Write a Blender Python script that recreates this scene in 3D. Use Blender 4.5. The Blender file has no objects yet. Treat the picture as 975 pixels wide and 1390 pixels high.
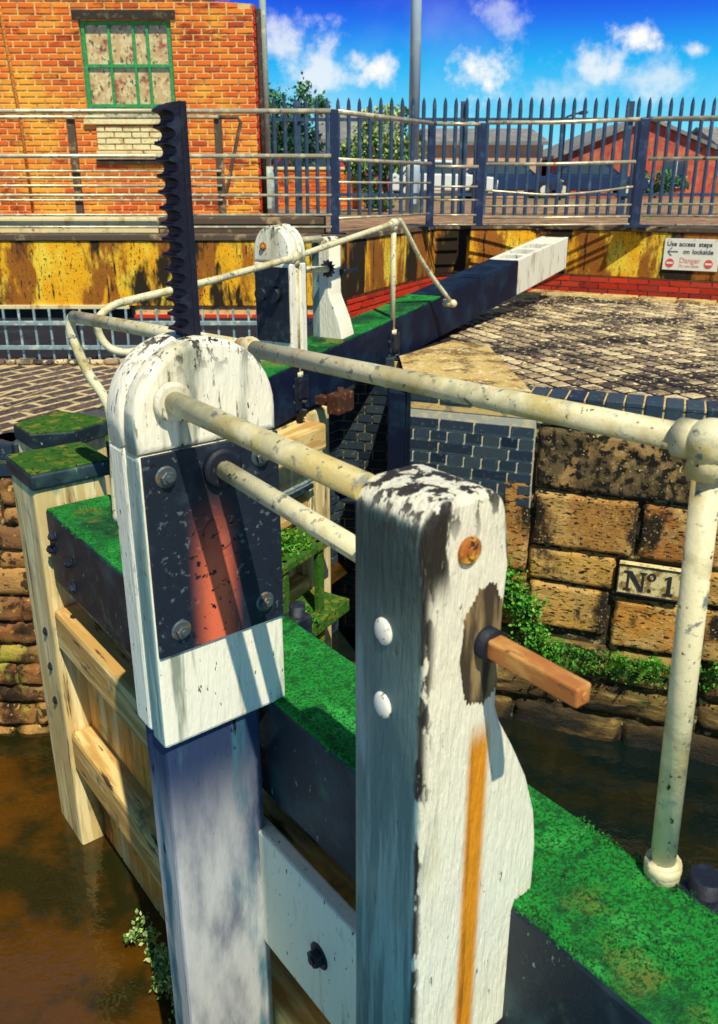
import bpy, bmesh, math, random
from mathutils import Vector, Matrix, noise
random.seed(7)
R = math.radians
sc = bpy.context.scene
col = bpy.data.collections.new("Scene"); sc.collection.children.link(col)

# ------------------------------------------------------------------ materials
def new_mat(name):
    m = bpy.data.materials.new(name); m.use_nodes = True
    nt = m.node_tree; b = nt.nodes['Principled BSDF']
    return m, nt, b
def N(nt, t, **kw):
    n = nt.nodes.new(t)
    for k, v in kw.items():
        setattr(n, k, v)
    return n
def val(nt, sock, v):
    if hasattr(v, 'is_output') or isinstance(v, bpy.types.NodeSocket): nt.links.new(v, sock)
    else: sock.default_value = v
def rgb(c): return (c[0], c[1], c[2], 1.0)
def mix(nt, f, a, b, mode='MIX'):
    n = N(nt, 'ShaderNodeMix', data_type='RGBA', blend_type=mode)
    val(nt, n.inputs[0], f)
    val(nt, n.inputs[6], a if isinstance(a, bpy.types.NodeSocket) else rgb(a))
    val(nt, n.inputs[7], b if isinstance(b, bpy.types.NodeSocket) else rgb(b))
    return n.outputs[2]
def math_(nt, op, a, b=0.0, clamp=False):
    n = N(nt, 'ShaderNodeMath', operation=op, use_clamp=clamp)
    val(nt, n.inputs[0], a); val(nt, n.inputs[1], b)
    return n.outputs[0]
def coords(nt, scale=(1,1,1), off=(0,0,0)):
    tc = N(nt, 'ShaderNodeTexCoord'); mp = N(nt, 'ShaderNodeMapping')
    mp.inputs['Scale'].default_value = scale; mp.inputs['Location'].default_value = off
    nt.links.new(tc.outputs['Object'], mp.inputs[0])
    return mp.outputs[0]
def noise_(nt, scale, vec=(1,1,1), detail=6, rough=.6, off=(0,0,0), dist=0.0):
    n = N(nt, 'ShaderNodeTexNoise')
    n.inputs['Scale'].default_value = scale; n.inputs['Detail'].default_value = detail
    n.inputs['Roughness'].default_value = rough; n.inputs['Distortion'].default_value = dist
    nt.links.new(coords(nt, vec, off), n.inputs['Vector'])
    return n.outputs['Fac']
def step_(nt, v, lo, hi):
    n = N(nt, 'ShaderNodeMapRange', interpolation_type='SMOOTHSTEP')
    val(nt, n.inputs[0], v); n.inputs[1].default_value = lo; n.inputs[2].default_value = hi
    return n.outputs[0]
def axis(nt, ax, lo, hi):
    tc = N(nt, 'ShaderNodeTexCoord'); s = N(nt, 'ShaderNodeSeparateXYZ')
    nt.links.new(tc.outputs['Object'], s.inputs[0])
    return step_(nt, s.outputs['XYZ'.index(ax)], lo, hi)
def grunge(name, base, layers=(), rough=.7, metal=0.0, bump=.3, bscale=40, bvec=(1,1,1), bdist=.004, attr=None, spec=.4):
    """base colour, then layers (colour, scale, vec, lo, hi[, axis mask (ax, lo, hi)])"""
    m, nt, b = new_mat(name)
    c = base
    if attr:                                            # per-brick colours from a mesh attribute
        a = N(nt, 'ShaderNodeAttribute', attribute_name='rnd')
        r = N(nt, 'ShaderNodeValToRGB'); r.color_ramp.interpolation = 'LINEAR'
        e = r.color_ramp.elements
        for i, cc in enumerate(attr):
            x = i / (len(attr) - 1)
            if i == 0: e[0].position = 0; e[0].color = rgb(cc)
            elif i == len(attr) - 1: e[-1].position = 1; e[-1].color = rgb(cc)
            else:
                q = e.new(x); q.color = rgb(cc)
        nt.links.new(a.outputs['Fac'], r.inputs[0]); c = r.outputs[0]
    for i, L in enumerate(layers):
        cc, s, v, lo, hi = L[:5]
        f = step_(nt, noise_(nt, s, v, off=(i*3.1, i*1.7, i*2.3)), lo, hi)
        if len(L) > 5 and L[5]:
            for q in (L[5] if isinstance(L[5], list) else [L[5]]):
                f = math_(nt, 'MULTIPLY', f, axis(nt, *q), clamp=True)
        if len(L) > 6: f = math_(nt, 'MULTIPLY', f, L[6], clamp=True)
        c = mix(nt, f, c, cc)
    if not isinstance(c, bpy.types.NodeSocket): b.inputs['Base Color'].default_value = rgb(c)
    else: nt.links.new(c, b.inputs['Base Color'])
    b.inputs['Roughness'].default_value = rough; b.inputs['Metallic'].default_value = metal
    b.inputs['Specular IOR Level'].default_value = spec
    if bump:
        bn = N(nt, 'ShaderNodeBump'); bn.inputs['Strength'].default_value = bump; bn.inputs['Distance'].default_value = bdist
        h = noise_(nt, bscale, bvec, detail=8, rough=.7)
        h2 = noise_(nt, bscale*4, bvec, detail=4, rough=.6)
        nt.links.new(math_(nt, 'ADD', h, math_(nt, 'MULTIPLY', h2, .35)), bn.inputs['Height'])
        nt.links.new(bn.outputs[0], b.inputs['Normal'])
    return m
U = (1,1,1)
M = {}
M['white_post'] = grunge('white_post', (.95,.91,.76), [((.11,.26,.28), 5, (1,1,.2), .20, .52, ('X', .0045, .001), .9), ((.45,.60,.58), 20, (1,1,.08), .54, .64, ('X', .0045, .001), .7),  # left face: teal layers paint its shade into the colour
    ((.52,.46,.27), 3.5, (1,1,.3), .52, .70), ((.30,.33,.26), 13, (1,1,.09), .58, .70),
    ((.62,.38,.10), 6, (1,1,.12), .56, .68, [('Z', -.50, -.56), ('X', .14, .2)]),
    ((.10,.09,.06), 60, (1,1,.25), .60, .66, ('Z', -.75, .2), .8),
    ((.02,.02,.018), 46, (1,1,.6), .53, .57, ('Z', .13, .225)),
    ((.05,.045,.04), 75, (1,1,.4), .66, .68)],
    rough=.5, bump=.7, bscale=24, bvec=(1,1,.2), bdist=.008)
M['white_stub'] = grunge('white_stub', (.95,.91,.74), [((.10,.24,.26), 5, (1,1,.2), .20, .52, ('X', .066, .0605), .9), ((.42,.58,.58), 22, (1,1,.07), .54, .62, ('X', .066, .0605), .8),  # teal layers darken the left side as painted shade
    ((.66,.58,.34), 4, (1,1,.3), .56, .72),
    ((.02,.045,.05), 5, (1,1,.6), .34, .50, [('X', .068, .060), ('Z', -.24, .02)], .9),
    ((.025,.022,.02), 30, (1,1,.28), .50, .54, [('X', .092, .066), ('Y', -.786, -.798), ('Z', -.62, -.35)]),
    ((.025,.022,.02), 30, (1,1,.28), .46, .50, [('X', .078, .062), ('Y', -.792, -.800)]),
    ((.025,.022,.018), 26, (1,1,.22), .42, .46, [('X', .128, .095), ('Z', -.05, .02), ('Y', -.786, -.798)]),
    ((.03,.026,.02), 34, (1,1,.5), .50, .54, ('Z', .02, .12)),
    ((.10,.09,.06), 60, (1,1,.25), .66, .69),
    ((.80,.30,.01), 5, (1,1,.04), .30, .46, [('X', .158, .176), ('X', .222, .202), ('Z', -.26, -.33), ('Y', -.79, -.80)]),
    ((.30,.10,.01), 20, (1,1,.06), .48, .58, [('X', .168, .182), ('X', .212, .198), ('Z', -.26, -.33), ('Y', -.79, -.80)])],
    rough=.5, bump=1.0, bscale=26, bvec=(1,1,.16), bdist=.012)
M['bare_wood'] = grunge('bare_wood', (.05,.035,.02), [((.32,.22,.10), 30, (1,1,.12), .5, .66)], rough=.9, bump=.9, bscale=30, bvec=(1,1,.1), bdist=.008)
M['white_tube'] = grunge('white_tube', (.74,.68,.44), [((.52,.42,.16), 5, U, .50, .64),
    ((.50,.45,.26), 9, U, .50, .68), ((.36,.38,.32), 16, U, .60, .72), ((.50,.20,.04), 12, (1,1,.4), .62, .70), ((.18,.20,.18), 30, U, .58, .66), ((.05,.035,.02), 60, U, .65, .67), ((.40,.16,.04), 30, U, .68, .72)],
    rough=.42, bump=.5, bscale=34, bdist=.003)
M['blue_plate'] = grunge('blue_plate', (.012,.018,.035), [
    ((.05,.075,.11), 8, U, .5, .75), ((.10,.13,.15), 55, U, .60, .66),
    ((.85,.17,.08), 3.2, (1,1,.5), .26, .46, [('X', .085, .15), ('X', .23, .17), ('Z', -.10, -.34)]),
    ((.01,.012,.02), 60, U, .60, .64)],
    rough=.5, bump=.5, bscale=50, bdist=.002, metal=.1)
M['dark_metal'] = grunge('dark_metal', (.012,.016,.03), [((.04,.055,.075), 20, U, .5, .7), ((.12,.06,.03), 45, U, .64, .72)], rough=.5, bump=.6, bscale=60, bdist=.003, metal=.2)
M['rack_metal'] = grunge('rack_metal', (.010,.012,.028), [((.03,.04,.075), 24, U, .5, .72), ((.35,.30,.22), 90, U, .69, .74)], rough=.5, bump=.6, bscale=60, bdist=.003, metal=.3)
M['rust'] = grunge('rust', (.42,.13,.02), [((.70,.36,.05), 60, U, .5, .6), ((.06,.03,.015), 40, U, .55, .62)], rough=.8, bump=.9, bscale=70, bdist=.003)
M['dark_rust'] = grunge('dark_rust', (.06,.02,.01), [((.25,.09,.03), 30, U, .54, .66)], rough=.8, bump=.8, bscale=60, bdist=.003)
M['spindle'] = grunge('spindle', (.52,.19,.05), [((.72,.40,.12), 20, (1,.3,1), .48, .65), ((.12,.05,.03), 40, (1,.4,1), .60, .68)], rough=.55, bump=.6, bscale=40, bdist=.002, metal=.25)
M['bolt'] = grunge('bolt', (.12,.15,.17), [((.35,.20,.08), 60, U, .55, .65)], rough=.45, bump=.4, bscale=90, bdist=.001, metal=.6)
M['white_bolt'] = grunge('white_bolt', (.86,.85,.78), [((.04,.03,.025), 70, U, .60, .63)], rough=.4, bump=.4, bscale=70, bdist=.001)
M['beam_black'] = grunge('beam_black', (.006,.016,.028), [((.03,.06,.075), 6, U, .45, .7), ((.06,.16,.09), 9, U, .60, .78), ((.22,.30,.30), 60, (1,1,.4), .66, .70)], rough=.5, bump=.5, bscale=26, bdist=.004)
M['beam_navy'] = grunge('beam_navy', (.004,.008,.028), [((.010,.03,.06), 5, U, .45, .7), ((.10,.12,.14), 70, U, .68, .72)], rough=.6, bump=.5, bscale=26, bdist=.005, spec=.2)
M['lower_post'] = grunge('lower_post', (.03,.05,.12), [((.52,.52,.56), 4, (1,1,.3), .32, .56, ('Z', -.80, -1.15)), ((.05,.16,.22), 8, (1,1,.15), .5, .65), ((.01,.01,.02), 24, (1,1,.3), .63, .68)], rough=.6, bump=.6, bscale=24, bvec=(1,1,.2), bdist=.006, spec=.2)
M['beam_white'] = grunge('beam_white', (.84,.82,.70), [((.45,.40,.25), 8, (1,1,.3), .52, .70), ((.12,.14,.12), 14, (1,1,.2), .60, .72)], rough=.5, bump=.3, bscale=20)
M['moss'] = grunge('moss', (.02,.36,.05), [((.01,.14,.03), 30, U, .52, .64), ((.05,.52,.09), 12, U, .52, .64), ((.01,.06,.035), 2.2, U, .50, .62), ((.22,.26,.05), 3.4, U, .58, .70), ((.015,.03,.025), 6, U, .62, .68), ((.02,.14,.03), 140, U, .5, .56)], rough=.9, bump=1, bscale=45, bdist=.016, spec=.15)
M['moss_dull'] = grunge('moss_dull', (.05,.17,.02), [((.26,.27,.04), 12, U, .48, .66), ((.015,.05,.01), 45, U, .52, .64), ((.42,.42,.14), 60, U, .66, .72)], rough=.95, bump=1, bscale=70, bdist=.012, spec=.15)
M['pale_wood'] = grunge('pale_wood', (.66,.50,.22), [((.20,.13,.05), 6, (1,1,.25), .54, .66),((.88,.74,.42), 20, (1,1,.08), .48, .62), ((.06,.04,.02), 34, (1,1,.05), .60, .66), ((.30,.30,.20), 5, U, .55, .75)], rough=.85, bump=.9, bscale=26, bvec=(1,1,.08), bdist=.006)
M['rail_wood'] = grunge('rail_wood', (.58,.34,.10), [((.85,.62,.26), 16, (1,.1,1), .48, .62), ((.06,.04,.02), 26, (1,.12,1), .60, .68), ((.05,.12,.05), 4, U, .60, .74)], rough=.85, bump=.9, bscale=26, bvec=(1,.1,1), bdist=.006)
M['plank_wood'] = grunge('plank_wood', (.78,.36,.07), [((.16,.07,.02), 5, (1,1,.3), .52, .64),((.92,.70,.32), 8, (1,1,.15), .47, .62), ((.05,.03,.02), 12, (1,.6,.1), .60, .70), ((.10,.20,.04), 4, U, .56, .70, ('Z', -.7, -1.3))], rough=.85, bump=.8, bscale=24, bvec=(1,1,.08), bdist=.006)
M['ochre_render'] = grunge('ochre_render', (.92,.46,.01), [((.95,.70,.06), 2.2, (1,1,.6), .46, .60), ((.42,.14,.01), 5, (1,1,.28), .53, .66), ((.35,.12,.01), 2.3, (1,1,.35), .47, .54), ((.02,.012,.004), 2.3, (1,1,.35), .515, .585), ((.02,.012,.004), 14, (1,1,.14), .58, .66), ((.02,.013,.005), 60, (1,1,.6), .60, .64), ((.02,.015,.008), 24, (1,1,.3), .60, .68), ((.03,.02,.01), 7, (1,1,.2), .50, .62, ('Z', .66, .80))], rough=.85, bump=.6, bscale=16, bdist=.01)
M['red_brick'] = grunge('red_brick', None, [((.08,.02,.01), 5, U, .60, .75)], attr=[(.50,.022,.006), (.72,.04,.012), (.60,.05,.02), (.38,.02,.012)], rough=.7, bump=.6, bscale=50, bdist=.004)
M['orange_brick'] = grunge('orange_brick', None, [((.90,.42,.03), 1.1, U, .50, .64), ((.34,.03,.005), 1.6, (1,1,2.5), .56, .66), ((.90,.55,.16), 30, U, .63, .72)], attr=[(.66,.09,.010), (.84,.19,.015), (.74,.12,.012), (.88,.30,.03), (.46,.05,.015)], rough=.8, bump=.5, bscale=40, bdist=.004)
M['blue_brick'] = grunge('blue_brick', None, [((.10,.15,.17), 30, U, .58, .68), ((.30,.26,.16), 60, U, .67, .72)], attr=[(.012,.022,.045), (.03,.05,.08), (.05,.075,.09), (.018,.03,.05)], rough=.45, bump=.4, bscale=60, bdist=.002)
M['bank_brick'] = grunge('bank_brick', None, [((.025,.012,.005), 2.2, U, .50, .62),((.45,.40,.06), 3, U, .55, .68), ((.05,.03,.01), 14, U, .54, .62), ((.75,.45,.10), 30, U, .60, .68)], attr=[(.42,.20,.06), (.55,.30,.09), (.36,.13,.04), (.25,.12,.05)], rough=.85, bump=1, bscale=30, bdist=.012)
M['mortar'] = grunge('mortar', (.74,.52,.20), [((.30,.25,.14), 14, U, .5, .65)], rough=.95, bump=.7, bscale=60)
M['mortar_pale'] = grunge('mortar_pale', (.50,.50,.40), [((.75,.62,.36), 20, U, .5, .62)], rough=.95, bump=.7, bscale=60)
M['stone'] = grunge('stone', None, [((.68,.42,.13), 3.5, U, .47, .60), ((.028,.017,.008), 3.0, (1,1,.5), .51, .61), ((.018,.012,.006), 34, (.7,.7,2.2), .54, .60), ((.80,.62,.30), 60, U, .60, .66)],
                     attr=[(.66,.34,.07), (.80,.50,.12), (.46,.18,.04), (.72,.34,.06)], rough=.9, bump=1, bscale=30, bvec=(1,1,1.8), bdist=.014)
M['stone_speckled'] = grunge('stone_speckled', (.16,.11,.05), [((.55,.33,.12), 4, (1,1,.6), .50, .62), ((.015,.012,.008), 16, U, .46, .56), ((.85,.66,.30), 52, U, .63, .66)], rough=.95, bump=1, bscale=44, bdist=.014)
M['stone_joint'] = grunge('stone_joint', (.05,.04,.02), [((.50,.40,.18), 18, U, .54, .62)], rough=.95, bump=1, bscale=40, bdist=.01)
M['slimy_wall'] = grunge('slimy_wall', (.20,.12,.035), [((.45,.30,.08), 5, (.5,.5,3), .5, .62), ((.015,.015,.008), 6, (.4,.4,2), .50, .62), ((.05,.26,.02), 3.5, U, .50, .64, ('Z', -2.15, -1.7)), ((.01,.01,.008), 2, U, .3, .5, ('Z', -1.9, -2.4))], rough=.6, bump=1, bscale=14, bvec=(1,1,3), bdist=.02)
M['plaque'] = grunge('plaque', (.80,.68,.34), [((.30,.19,.06), 16, U, .50, .62), ((.05,.04,.03), 50, U, .64, .68)], rough=.8, bump=.5, bscale=60)
M['ink'] = grunge('ink', (.025,.025,.03), rough=.7, bump=0)
M['sign_white'] = grunge('sign_white', (.86,.85,.74), [((.60,.55,.30), 14, U, .60, .75)], rough=.4, bump=0)
M['sign_black'] = grunge('sign_black', (.04,.045,.06), rough=.6, bump=0)
M['sign_red'] = grunge('sign_red', (.75,.09,.07), rough=.6, bump=0)
M['sign_faded'] = grunge('sign_faded', (.80,.36,.26), rough=.6, bump=0)
M['paver'] = grunge('paver', None, [((.03,.02,.025), 1.3, U, .47, .60), ((.86,.70,.36), 20, U, .54, .64), ((.02,.016,.02), 34, U, .58, .64)], attr=[(.46,.34,.20), (.80,.64,.38), (.34,.24,.15), (.09,.06,.06), (.62,.46,.26)], rough=.75, bump=.9, bscale=40, bdist=.008)
M['joint_dark'] = grunge('joint_dark', (.012,.008,.012), [((.40,.30,.15), 30, U, .62, .70)], rough=.95, bump=.8, bscale=50)
M['joint_light'] = grunge('joint_light', (.60,.46,.24), [((.20,.14,.08), 14, U, .5, .64)], rough=.95, bump=.8, bscale=50)
M['paver_dark'] = grunge('paver_dark', None, [((.30,.20,.13), 16, U, .55, .66), ((.015,.012,.015), 30, U, .55, .64), ((.70,.55,.35), 60, U, .64, .70)], attr=[(.07,.05,.05), (.13,.09,.08), (.045,.035,.045)], rough=.7, bump=.8, bscale=40, bdist=.006)
M['concrete'] = grunge('concrete', (.60,.42,.15), [((.20,.11,.04), 3, U, .48, .60), ((.85,.66,.30), 40, U, .55, .64), ((.80,.66,.38), 12, U, .55, .68), ((.06,.04,.02), 34, U, .60, .68)], rough=.9, bump=.8, bscale=30, bdist=.006)
M['terrace'] = grunge('terrace', (.30,.17,.10), [((.55,.34,.18), 3, U, .48, .64), ((.06,.04,.03), 8, U, .54, .68), ((.10,.22,.05), .35, U, .54, .66)], rough=.95, bump=.9, bscale=9, bdist=.03)
M['kerb_cream'] = grunge('kerb_cream', (.80,.68,.38), [((.45,.30,.12), 5, (1,1,.5), .52, .68), ((.05,.03,.02), 9, U, .62, .72)], rough=.85, bump=.5, bscale=30)
M['kerb_dark'] = grunge('kerb_dark', (.10,.07,.05), [((.40,.28,.15), 7, U, .54, .7)], rough=.85, bump=.6, bscale=30)
M['rail_tube'] = grunge('rail_tube', (.50,.44,.30), [((.78,.70,.46), 10, U, .48, .6), ((.16,.10,.08), 14, U, .58, .7)], rough=.35, metal=.35, bump=.2, bscale=50, bdist=.002)
M['rail_post'] = grunge('rail_post', (.014,.026,.075), [((.04,.07,.15), 10, U, .5, .7), ((.10,.13,.2), 50, U, .66, .72)], rough=.45, bump=.3, bscale=50, bdist=.002)
M['palisade'] = grunge('palisade', (.03,.065,.13), [((.08,.14,.22), 5, U, .5, .7)], rough=.5, bump=.2, bscale=40)
M['screen_bar'] = grunge('screen_bar', (.22,.32,.36), [((.48,.56,.50), 18, U, .5, .64), ((.05,.08,.13), 26, U, .58, .68)], rough=.5, bump=.4, bscale=50, bdist=.002)
M['lamp_grey'] = grunge('lamp_grey', (.40,.50,.46), [((.62,.68,.58), 12, U, .5, .66), ((.16,.22,.2), 20, U, .6, .72)], rough=.5, bump=.3, bscale=40)
M['lamp_pale'] = grunge('lamp_pale', (.42,.55,.68), [((.62,.70,.74), 3, U, .5, .66)], rough=.5, bump=.1, bscale=40)
M['green_frame'] = grunge('green_frame', (.03,.30,.09), [((.08,.42,.16), 20, U, .5, .65), ((.02,.09,.04), 30, U, .6, .7)], rough=.5, bump=.3, bscale=60, bdist=.002)
M['pane'] = grunge('pane', (.62,.42,.17), [((.75,.62,.32), 10, U, .46, .58), ((.42,.10,.03), 5, U, .52, .66), ((.10,.11,.03), 24, (1,1,.6), .56, .63)], rough=.12, bump=.1, bscale=8, spec=.8)
M['lintel'] = grunge('lintel', (.03,.025,.02), [((.12,.09,.06), 14, U, .52, .68)], rough=.8, bump=.5, bscale=30)
M['cream_panel'] = grunge('cream_panel', (.85,.78,.45), [((.60,.52,.22), 8, U, .5, .64), ((.30,.20,.08), 30, (1,1,2), .60, .68)], rough=.8, bump=.5, bscale=30)
M['leaf'] = grunge('leaf', None, attr=[(.012,.09,.008), (.04,.22,.015), (.10,.36,.03), (.24,.46,.05)], rough=.5, bump=0, spec=.4)
M['leaf_dark'] = grunge('leaf_dark', None, attr=[(.010,.045,.03), (.02,.11,.06), (.04,.20,.09), (.16,.34,.10)], rough=.5, bump=0, spec=.4)
M['leaf_pale'] = grunge('leaf_pale', None, attr=[(.02,.09,.03), (.08,.26,.06), (.40,.52,.16), (.62,.66,.32)], rough=.5, bump=0, spec=.4)
M['moss_leaf'] = grunge('moss_leaf', None, [((.01,.06,.03), 2.2, U, .50, .62), ((.20,.24,.05), 3.4, U, .58, .70)], attr=[(.010,.10,.02), (.03,.28,.04), (.05,.42,.07)], rough=.7, bump=0)
M['bark'] = grunge('bark', (.09,.06,.035), [((.20,.14,.08), 10, (1,1,.2), .5, .65)], rough=.9, bump=.8, bscale=20)
M['roof_grey'] = grunge('roof_grey', (.20,.20,.20), [((.34,.31,.27), 2, U, .5, .65)], rough=.8, bump=.5, bscale=6)
M['far_red'] = grunge('far_red', (.50,.09,.05), [((.62,.17,.08), 1.5, U, .48, .62), ((.30,.06,.04), 3, U, .56, .68)], rough=.85, bump=.6, bscale=8, bdist=.02)
M['far_tan'] = grunge('far_tan', (.62,.38,.24), [((.74,.52,.34), 1.2, U, .48, .62)], rough=.85, bump=.5, bscale=6, bdist=.02)
M['far_white'] = grunge('far_white', (.74,.74,.70), [((.55,.56,.55), 1, U, .5, .65)], rough=.8, bump=.2, bscale=6)
M['far_glass'] = grunge('far_glass', (.04,.06,.09), rough=.15, bump=0, spec=.8)
M['car_blue'] = grunge('car_blue', (.008,.022,.09), rough=.25, bump=0, spec=.8)
M['car_white'] = grunge('car_white', (.72,.75,.76), rough=.25, bump=0, spec=.8)
M['car_red'] = grunge('car_red', (.55,.02,.05), rough=.25, bump=0, spec=.8)
M['tyre'] = grunge('tyre', (.02,.02,.02), rough=.9, bump=0)
M['car_lamp'] = grunge('car_lamp', (.7,.68,.6), rough=.2, bump=0)
M['void'] = grunge('void', (.006,.008,.018), [((.02,.03,.05), 3, U, .5, .7)], rough=.9, bump=.5, bscale=12)

def water_mat(name, base, tint):
    m, nt, b = new_mat(name)
    f = step_(nt, noise_(nt, 2.2, U), .42, .62)
    nt.links.new(mix(nt, f, base, tint), b.inputs['Base Color'])
    b.inputs['Roughness'].default_value = .05; b.inputs['Specular IOR Level'].default_value = .6
    bn = N(nt, 'ShaderNodeBump'); bn.inputs['Strength'].default_value = .35; bn.inputs['Distance'].default_value = .02
    nt.links.new(noise_(nt, 6, (1,1.6,1), detail=3), bn.inputs['Height']); nt.links.new(bn.outputs[0], b.inputs['Normal'])
    return m
M['water_brown'] = water_mat('water_brown', (.085,.034,.003), (.016,.016,.004))
M['water_dark'] = water_mat('water_dark', (.004,.010,.010), (.014,.014,.006))

# ------------------------------------------------------------------ mesh builder
class MB:
    def __init__(s): s.v = []; s.f = []; s.r = []; s.sm = []
    def add(s, vs, fs, r=0.0, smooth=False):
        o = len(s.v); s.v += [tuple(p) for p in vs]
        for f in fs: s.f.append(tuple(i + o for i in f)); s.r.append(r); s.sm.append(smooth)
    def box(s, x0, x1, y0, y1, z0, z1, b=0.0, r=0.0, mat=None):
        """box with chamfered edges (b), optional matrix"""
        if b <= 0:
            vs = [(x0,y0,z0),(x1,y0,z0),(x1,y1,z0),(x0,y1,z0),(x0,y0,z1),(x1,y0,z1),(x1,y1,z1),(x0,y1,z1)]
            fs = [(0,3,2,1),(4,5,6,7),(0,1,5,4),(1,2,6,5),(2,3,7,6),(3,0,4,7)]
        else:
            b = min(b, (x1-x0)*.45, (y1-y0)*.45, (z1-z0)*.45)
            bm = bmesh.new()
            bmesh.ops.create_cube(bm, size=1)
            for v in bm.verts:
                v.co = Vector(((x0+x1)/2 + v.co.x*(x1-x0), (y0+y1)/2 + v.co.y*(y1-y0), (z0+z1)/2 + v.co.z*(z1-z0)))
            bmesh.ops.bevel(bm, geom=list(bm.edges), offset=b, segments=2, affect='EDGES', profile=.5)
            bm.verts.index_update()
            vs = [v.co.copy() for v in bm.verts]; fs = [[v.index for v in f.verts] for f in bm.faces]; bm.free()
        if mat: vs = [mat @ Vector(p) for p in vs]
        s.add(vs, fs, r)
        return s
    def tube(s, pts, rad, n=16, caps=True, r=0.0, smooth_path=0):
        pts = [Vector(p) for p in pts]
        if smooth_path:
            pts = catmull(pts, smooth_path)
        rads = rad if isinstance(rad, (list, tuple)) else [rad]*len(pts)
        if len(rads) != len(pts): rads = [rads[0]]*len(pts)
        o = len(s.v); prev = None
        for i, p in enumerate(pts):
            t = (pts[min(i+1, len(pts)-1)] - pts[max(i-1, 0)]).normalized()
            if prev is None:
                a = t.orthogonal().normalized()
            else:
                a = (prev - t*prev.dot(t)).normalized()
            prev = a; bb = t.cross(a)
            for k in range(n):
                q = 2*math.pi*k/n
                s.v.append(tuple(p + (a*math.cos(q) + bb*math.sin(q))*rads[i]))
        for i in range(len(pts)-1):
            for k in range(n):
                k2 = (k+1) % n
                s.f.append((o+i*n+k, o+i*n+k2, o+(i+1)*n+k2, o+(i+1)*n+k)); s.r.append(r); s.sm.append(True)
        if caps:
            s.f.append(tuple(o+k for k in range(n))[::-1]); s.r.append(r); s.sm.append(False)
            s.f.append(tuple(o+(len(pts)-1)*n+k for k in range(n))); s.r.append(r); s.sm.append(False)
        return s
    def ball(s, c, rad, sc_=(1,1,1), n=14, r=0.0):
        vs = []; fs = []; m = n//2
        for i in range(m+1):
            th = math.pi*i/m
            for k in range(n):
                ph = 2*math.pi*k/n
                vs.append((c[0]+rad*sc_[0]*math.sin(th)*math.cos(ph), c[1]+rad*sc_[1]*math.sin(th)*math.sin(ph), c[2]+rad*sc_[2]*math.cos(th)))
        for i in range(m):
            for k in range(n):
                k2 = (k+1) % n; fs.append((i*n+k, (i+1)*n+k, (i+1)*n+k2, i*n+k2))
        s.add(vs, fs, r, True); return s
    def prism(s, poly, y0, y1, bevel=0.0, r=0.0, plane='XZ', smooth=False):
        """polygon (a,b) extruded; plane XZ -> extrude along y, XY -> along z, YZ -> along x"""
        def P(a, b, h): return {'XZ': (a, h, b), 'XY': (a, b, h), 'YZ': (h, a, b)}[plane]
        n = len(poly); bm = bmesh.new()
        lo = [bm.verts.new(P(a, b, y0)) for a, b in poly]; hi = [bm.verts.new(P(a, b, y1)) for a, b in poly]
        f0 = bm.faces.new(lo); f1 = bm.faces.new(hi[::-1])
        for i in range(n): bm.faces.new((lo[i], hi[i], hi[(i+1)%n], lo[(i+1)%n]))
        bmesh.ops.recalc_face_normals(bm, faces=list(bm.faces))
        if bevel:
            bmesh.ops.bevel(bm, geom=list(f0.edges)+list(f1.edges), offset=bevel, segments=3, affect='EDGES', profile=.5)
        bm.verts.index_update()
        o = len(s.v); s.v += [tuple(v.co) for v in bm.verts]
        for f in bm.faces:
            s.f.append(tuple(o+v.index for v in f.verts)); s.r.append(r); s.sm.append(smooth and len(f.verts) == 4)
        bm.free(); return s
    def build(s, name, mat, parent=None, loc=None, rot=None):
        me = bpy.data.meshes.new(name); me.from_pydata(s.v, [], s.f)
        a = me.attributes.new('rnd', 'FLOAT', 'FACE'); a.data.foreach_set('value', s.r)
        me.polygons.foreach_set('use_smooth', s.sm)
        me.materials.append(mat if not isinstance(mat, str) else M[mat]); me.update()
        o = bpy.data.objects.new(name, me); col.objects.link(o)
        if loc: o.location = loc
        if rot: o.rotation_euler = rot
        if parent: o.parent = parent
        return o
def catmull(p, n):
    out = []; q = [p[0]*2-p[1]] + list(p) + [p[-1]*2-p[-2]]
    for i in range(1, len(q)-2):
        for k in range(n):
            t = k/n
            out.append(.5*((2*q[i]) + (q[i+1]-q[i-1])*t + (2*q[i-1]-5*q[i]+4*q[i+1]-q[i+2])*t*t + (3*q[i]-q[i-1]-3*q[i+1]+q[i+2])*t**3))
    out.append(p[-1]); return out
def tag(o, label=None, cat=None, group=None, kind=None):
    if label: o['label'] = label
    if cat: o['category'] = cat
    if group: o['group'] = group
    if kind: o['kind'] = kind
    return o
def empty(name, label, cat, loc=(0,0,0), xdir=None, group=None):
    o = bpy.data.objects.new(name, None); o.empty_display_size = .1; col.objects.link(o)
    o.location = loc
    if xdir: o.rotation_euler = (0, 0, math.atan2(xdir[1], xdir[0]))
    return tag(o, label, cat, group)
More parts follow.
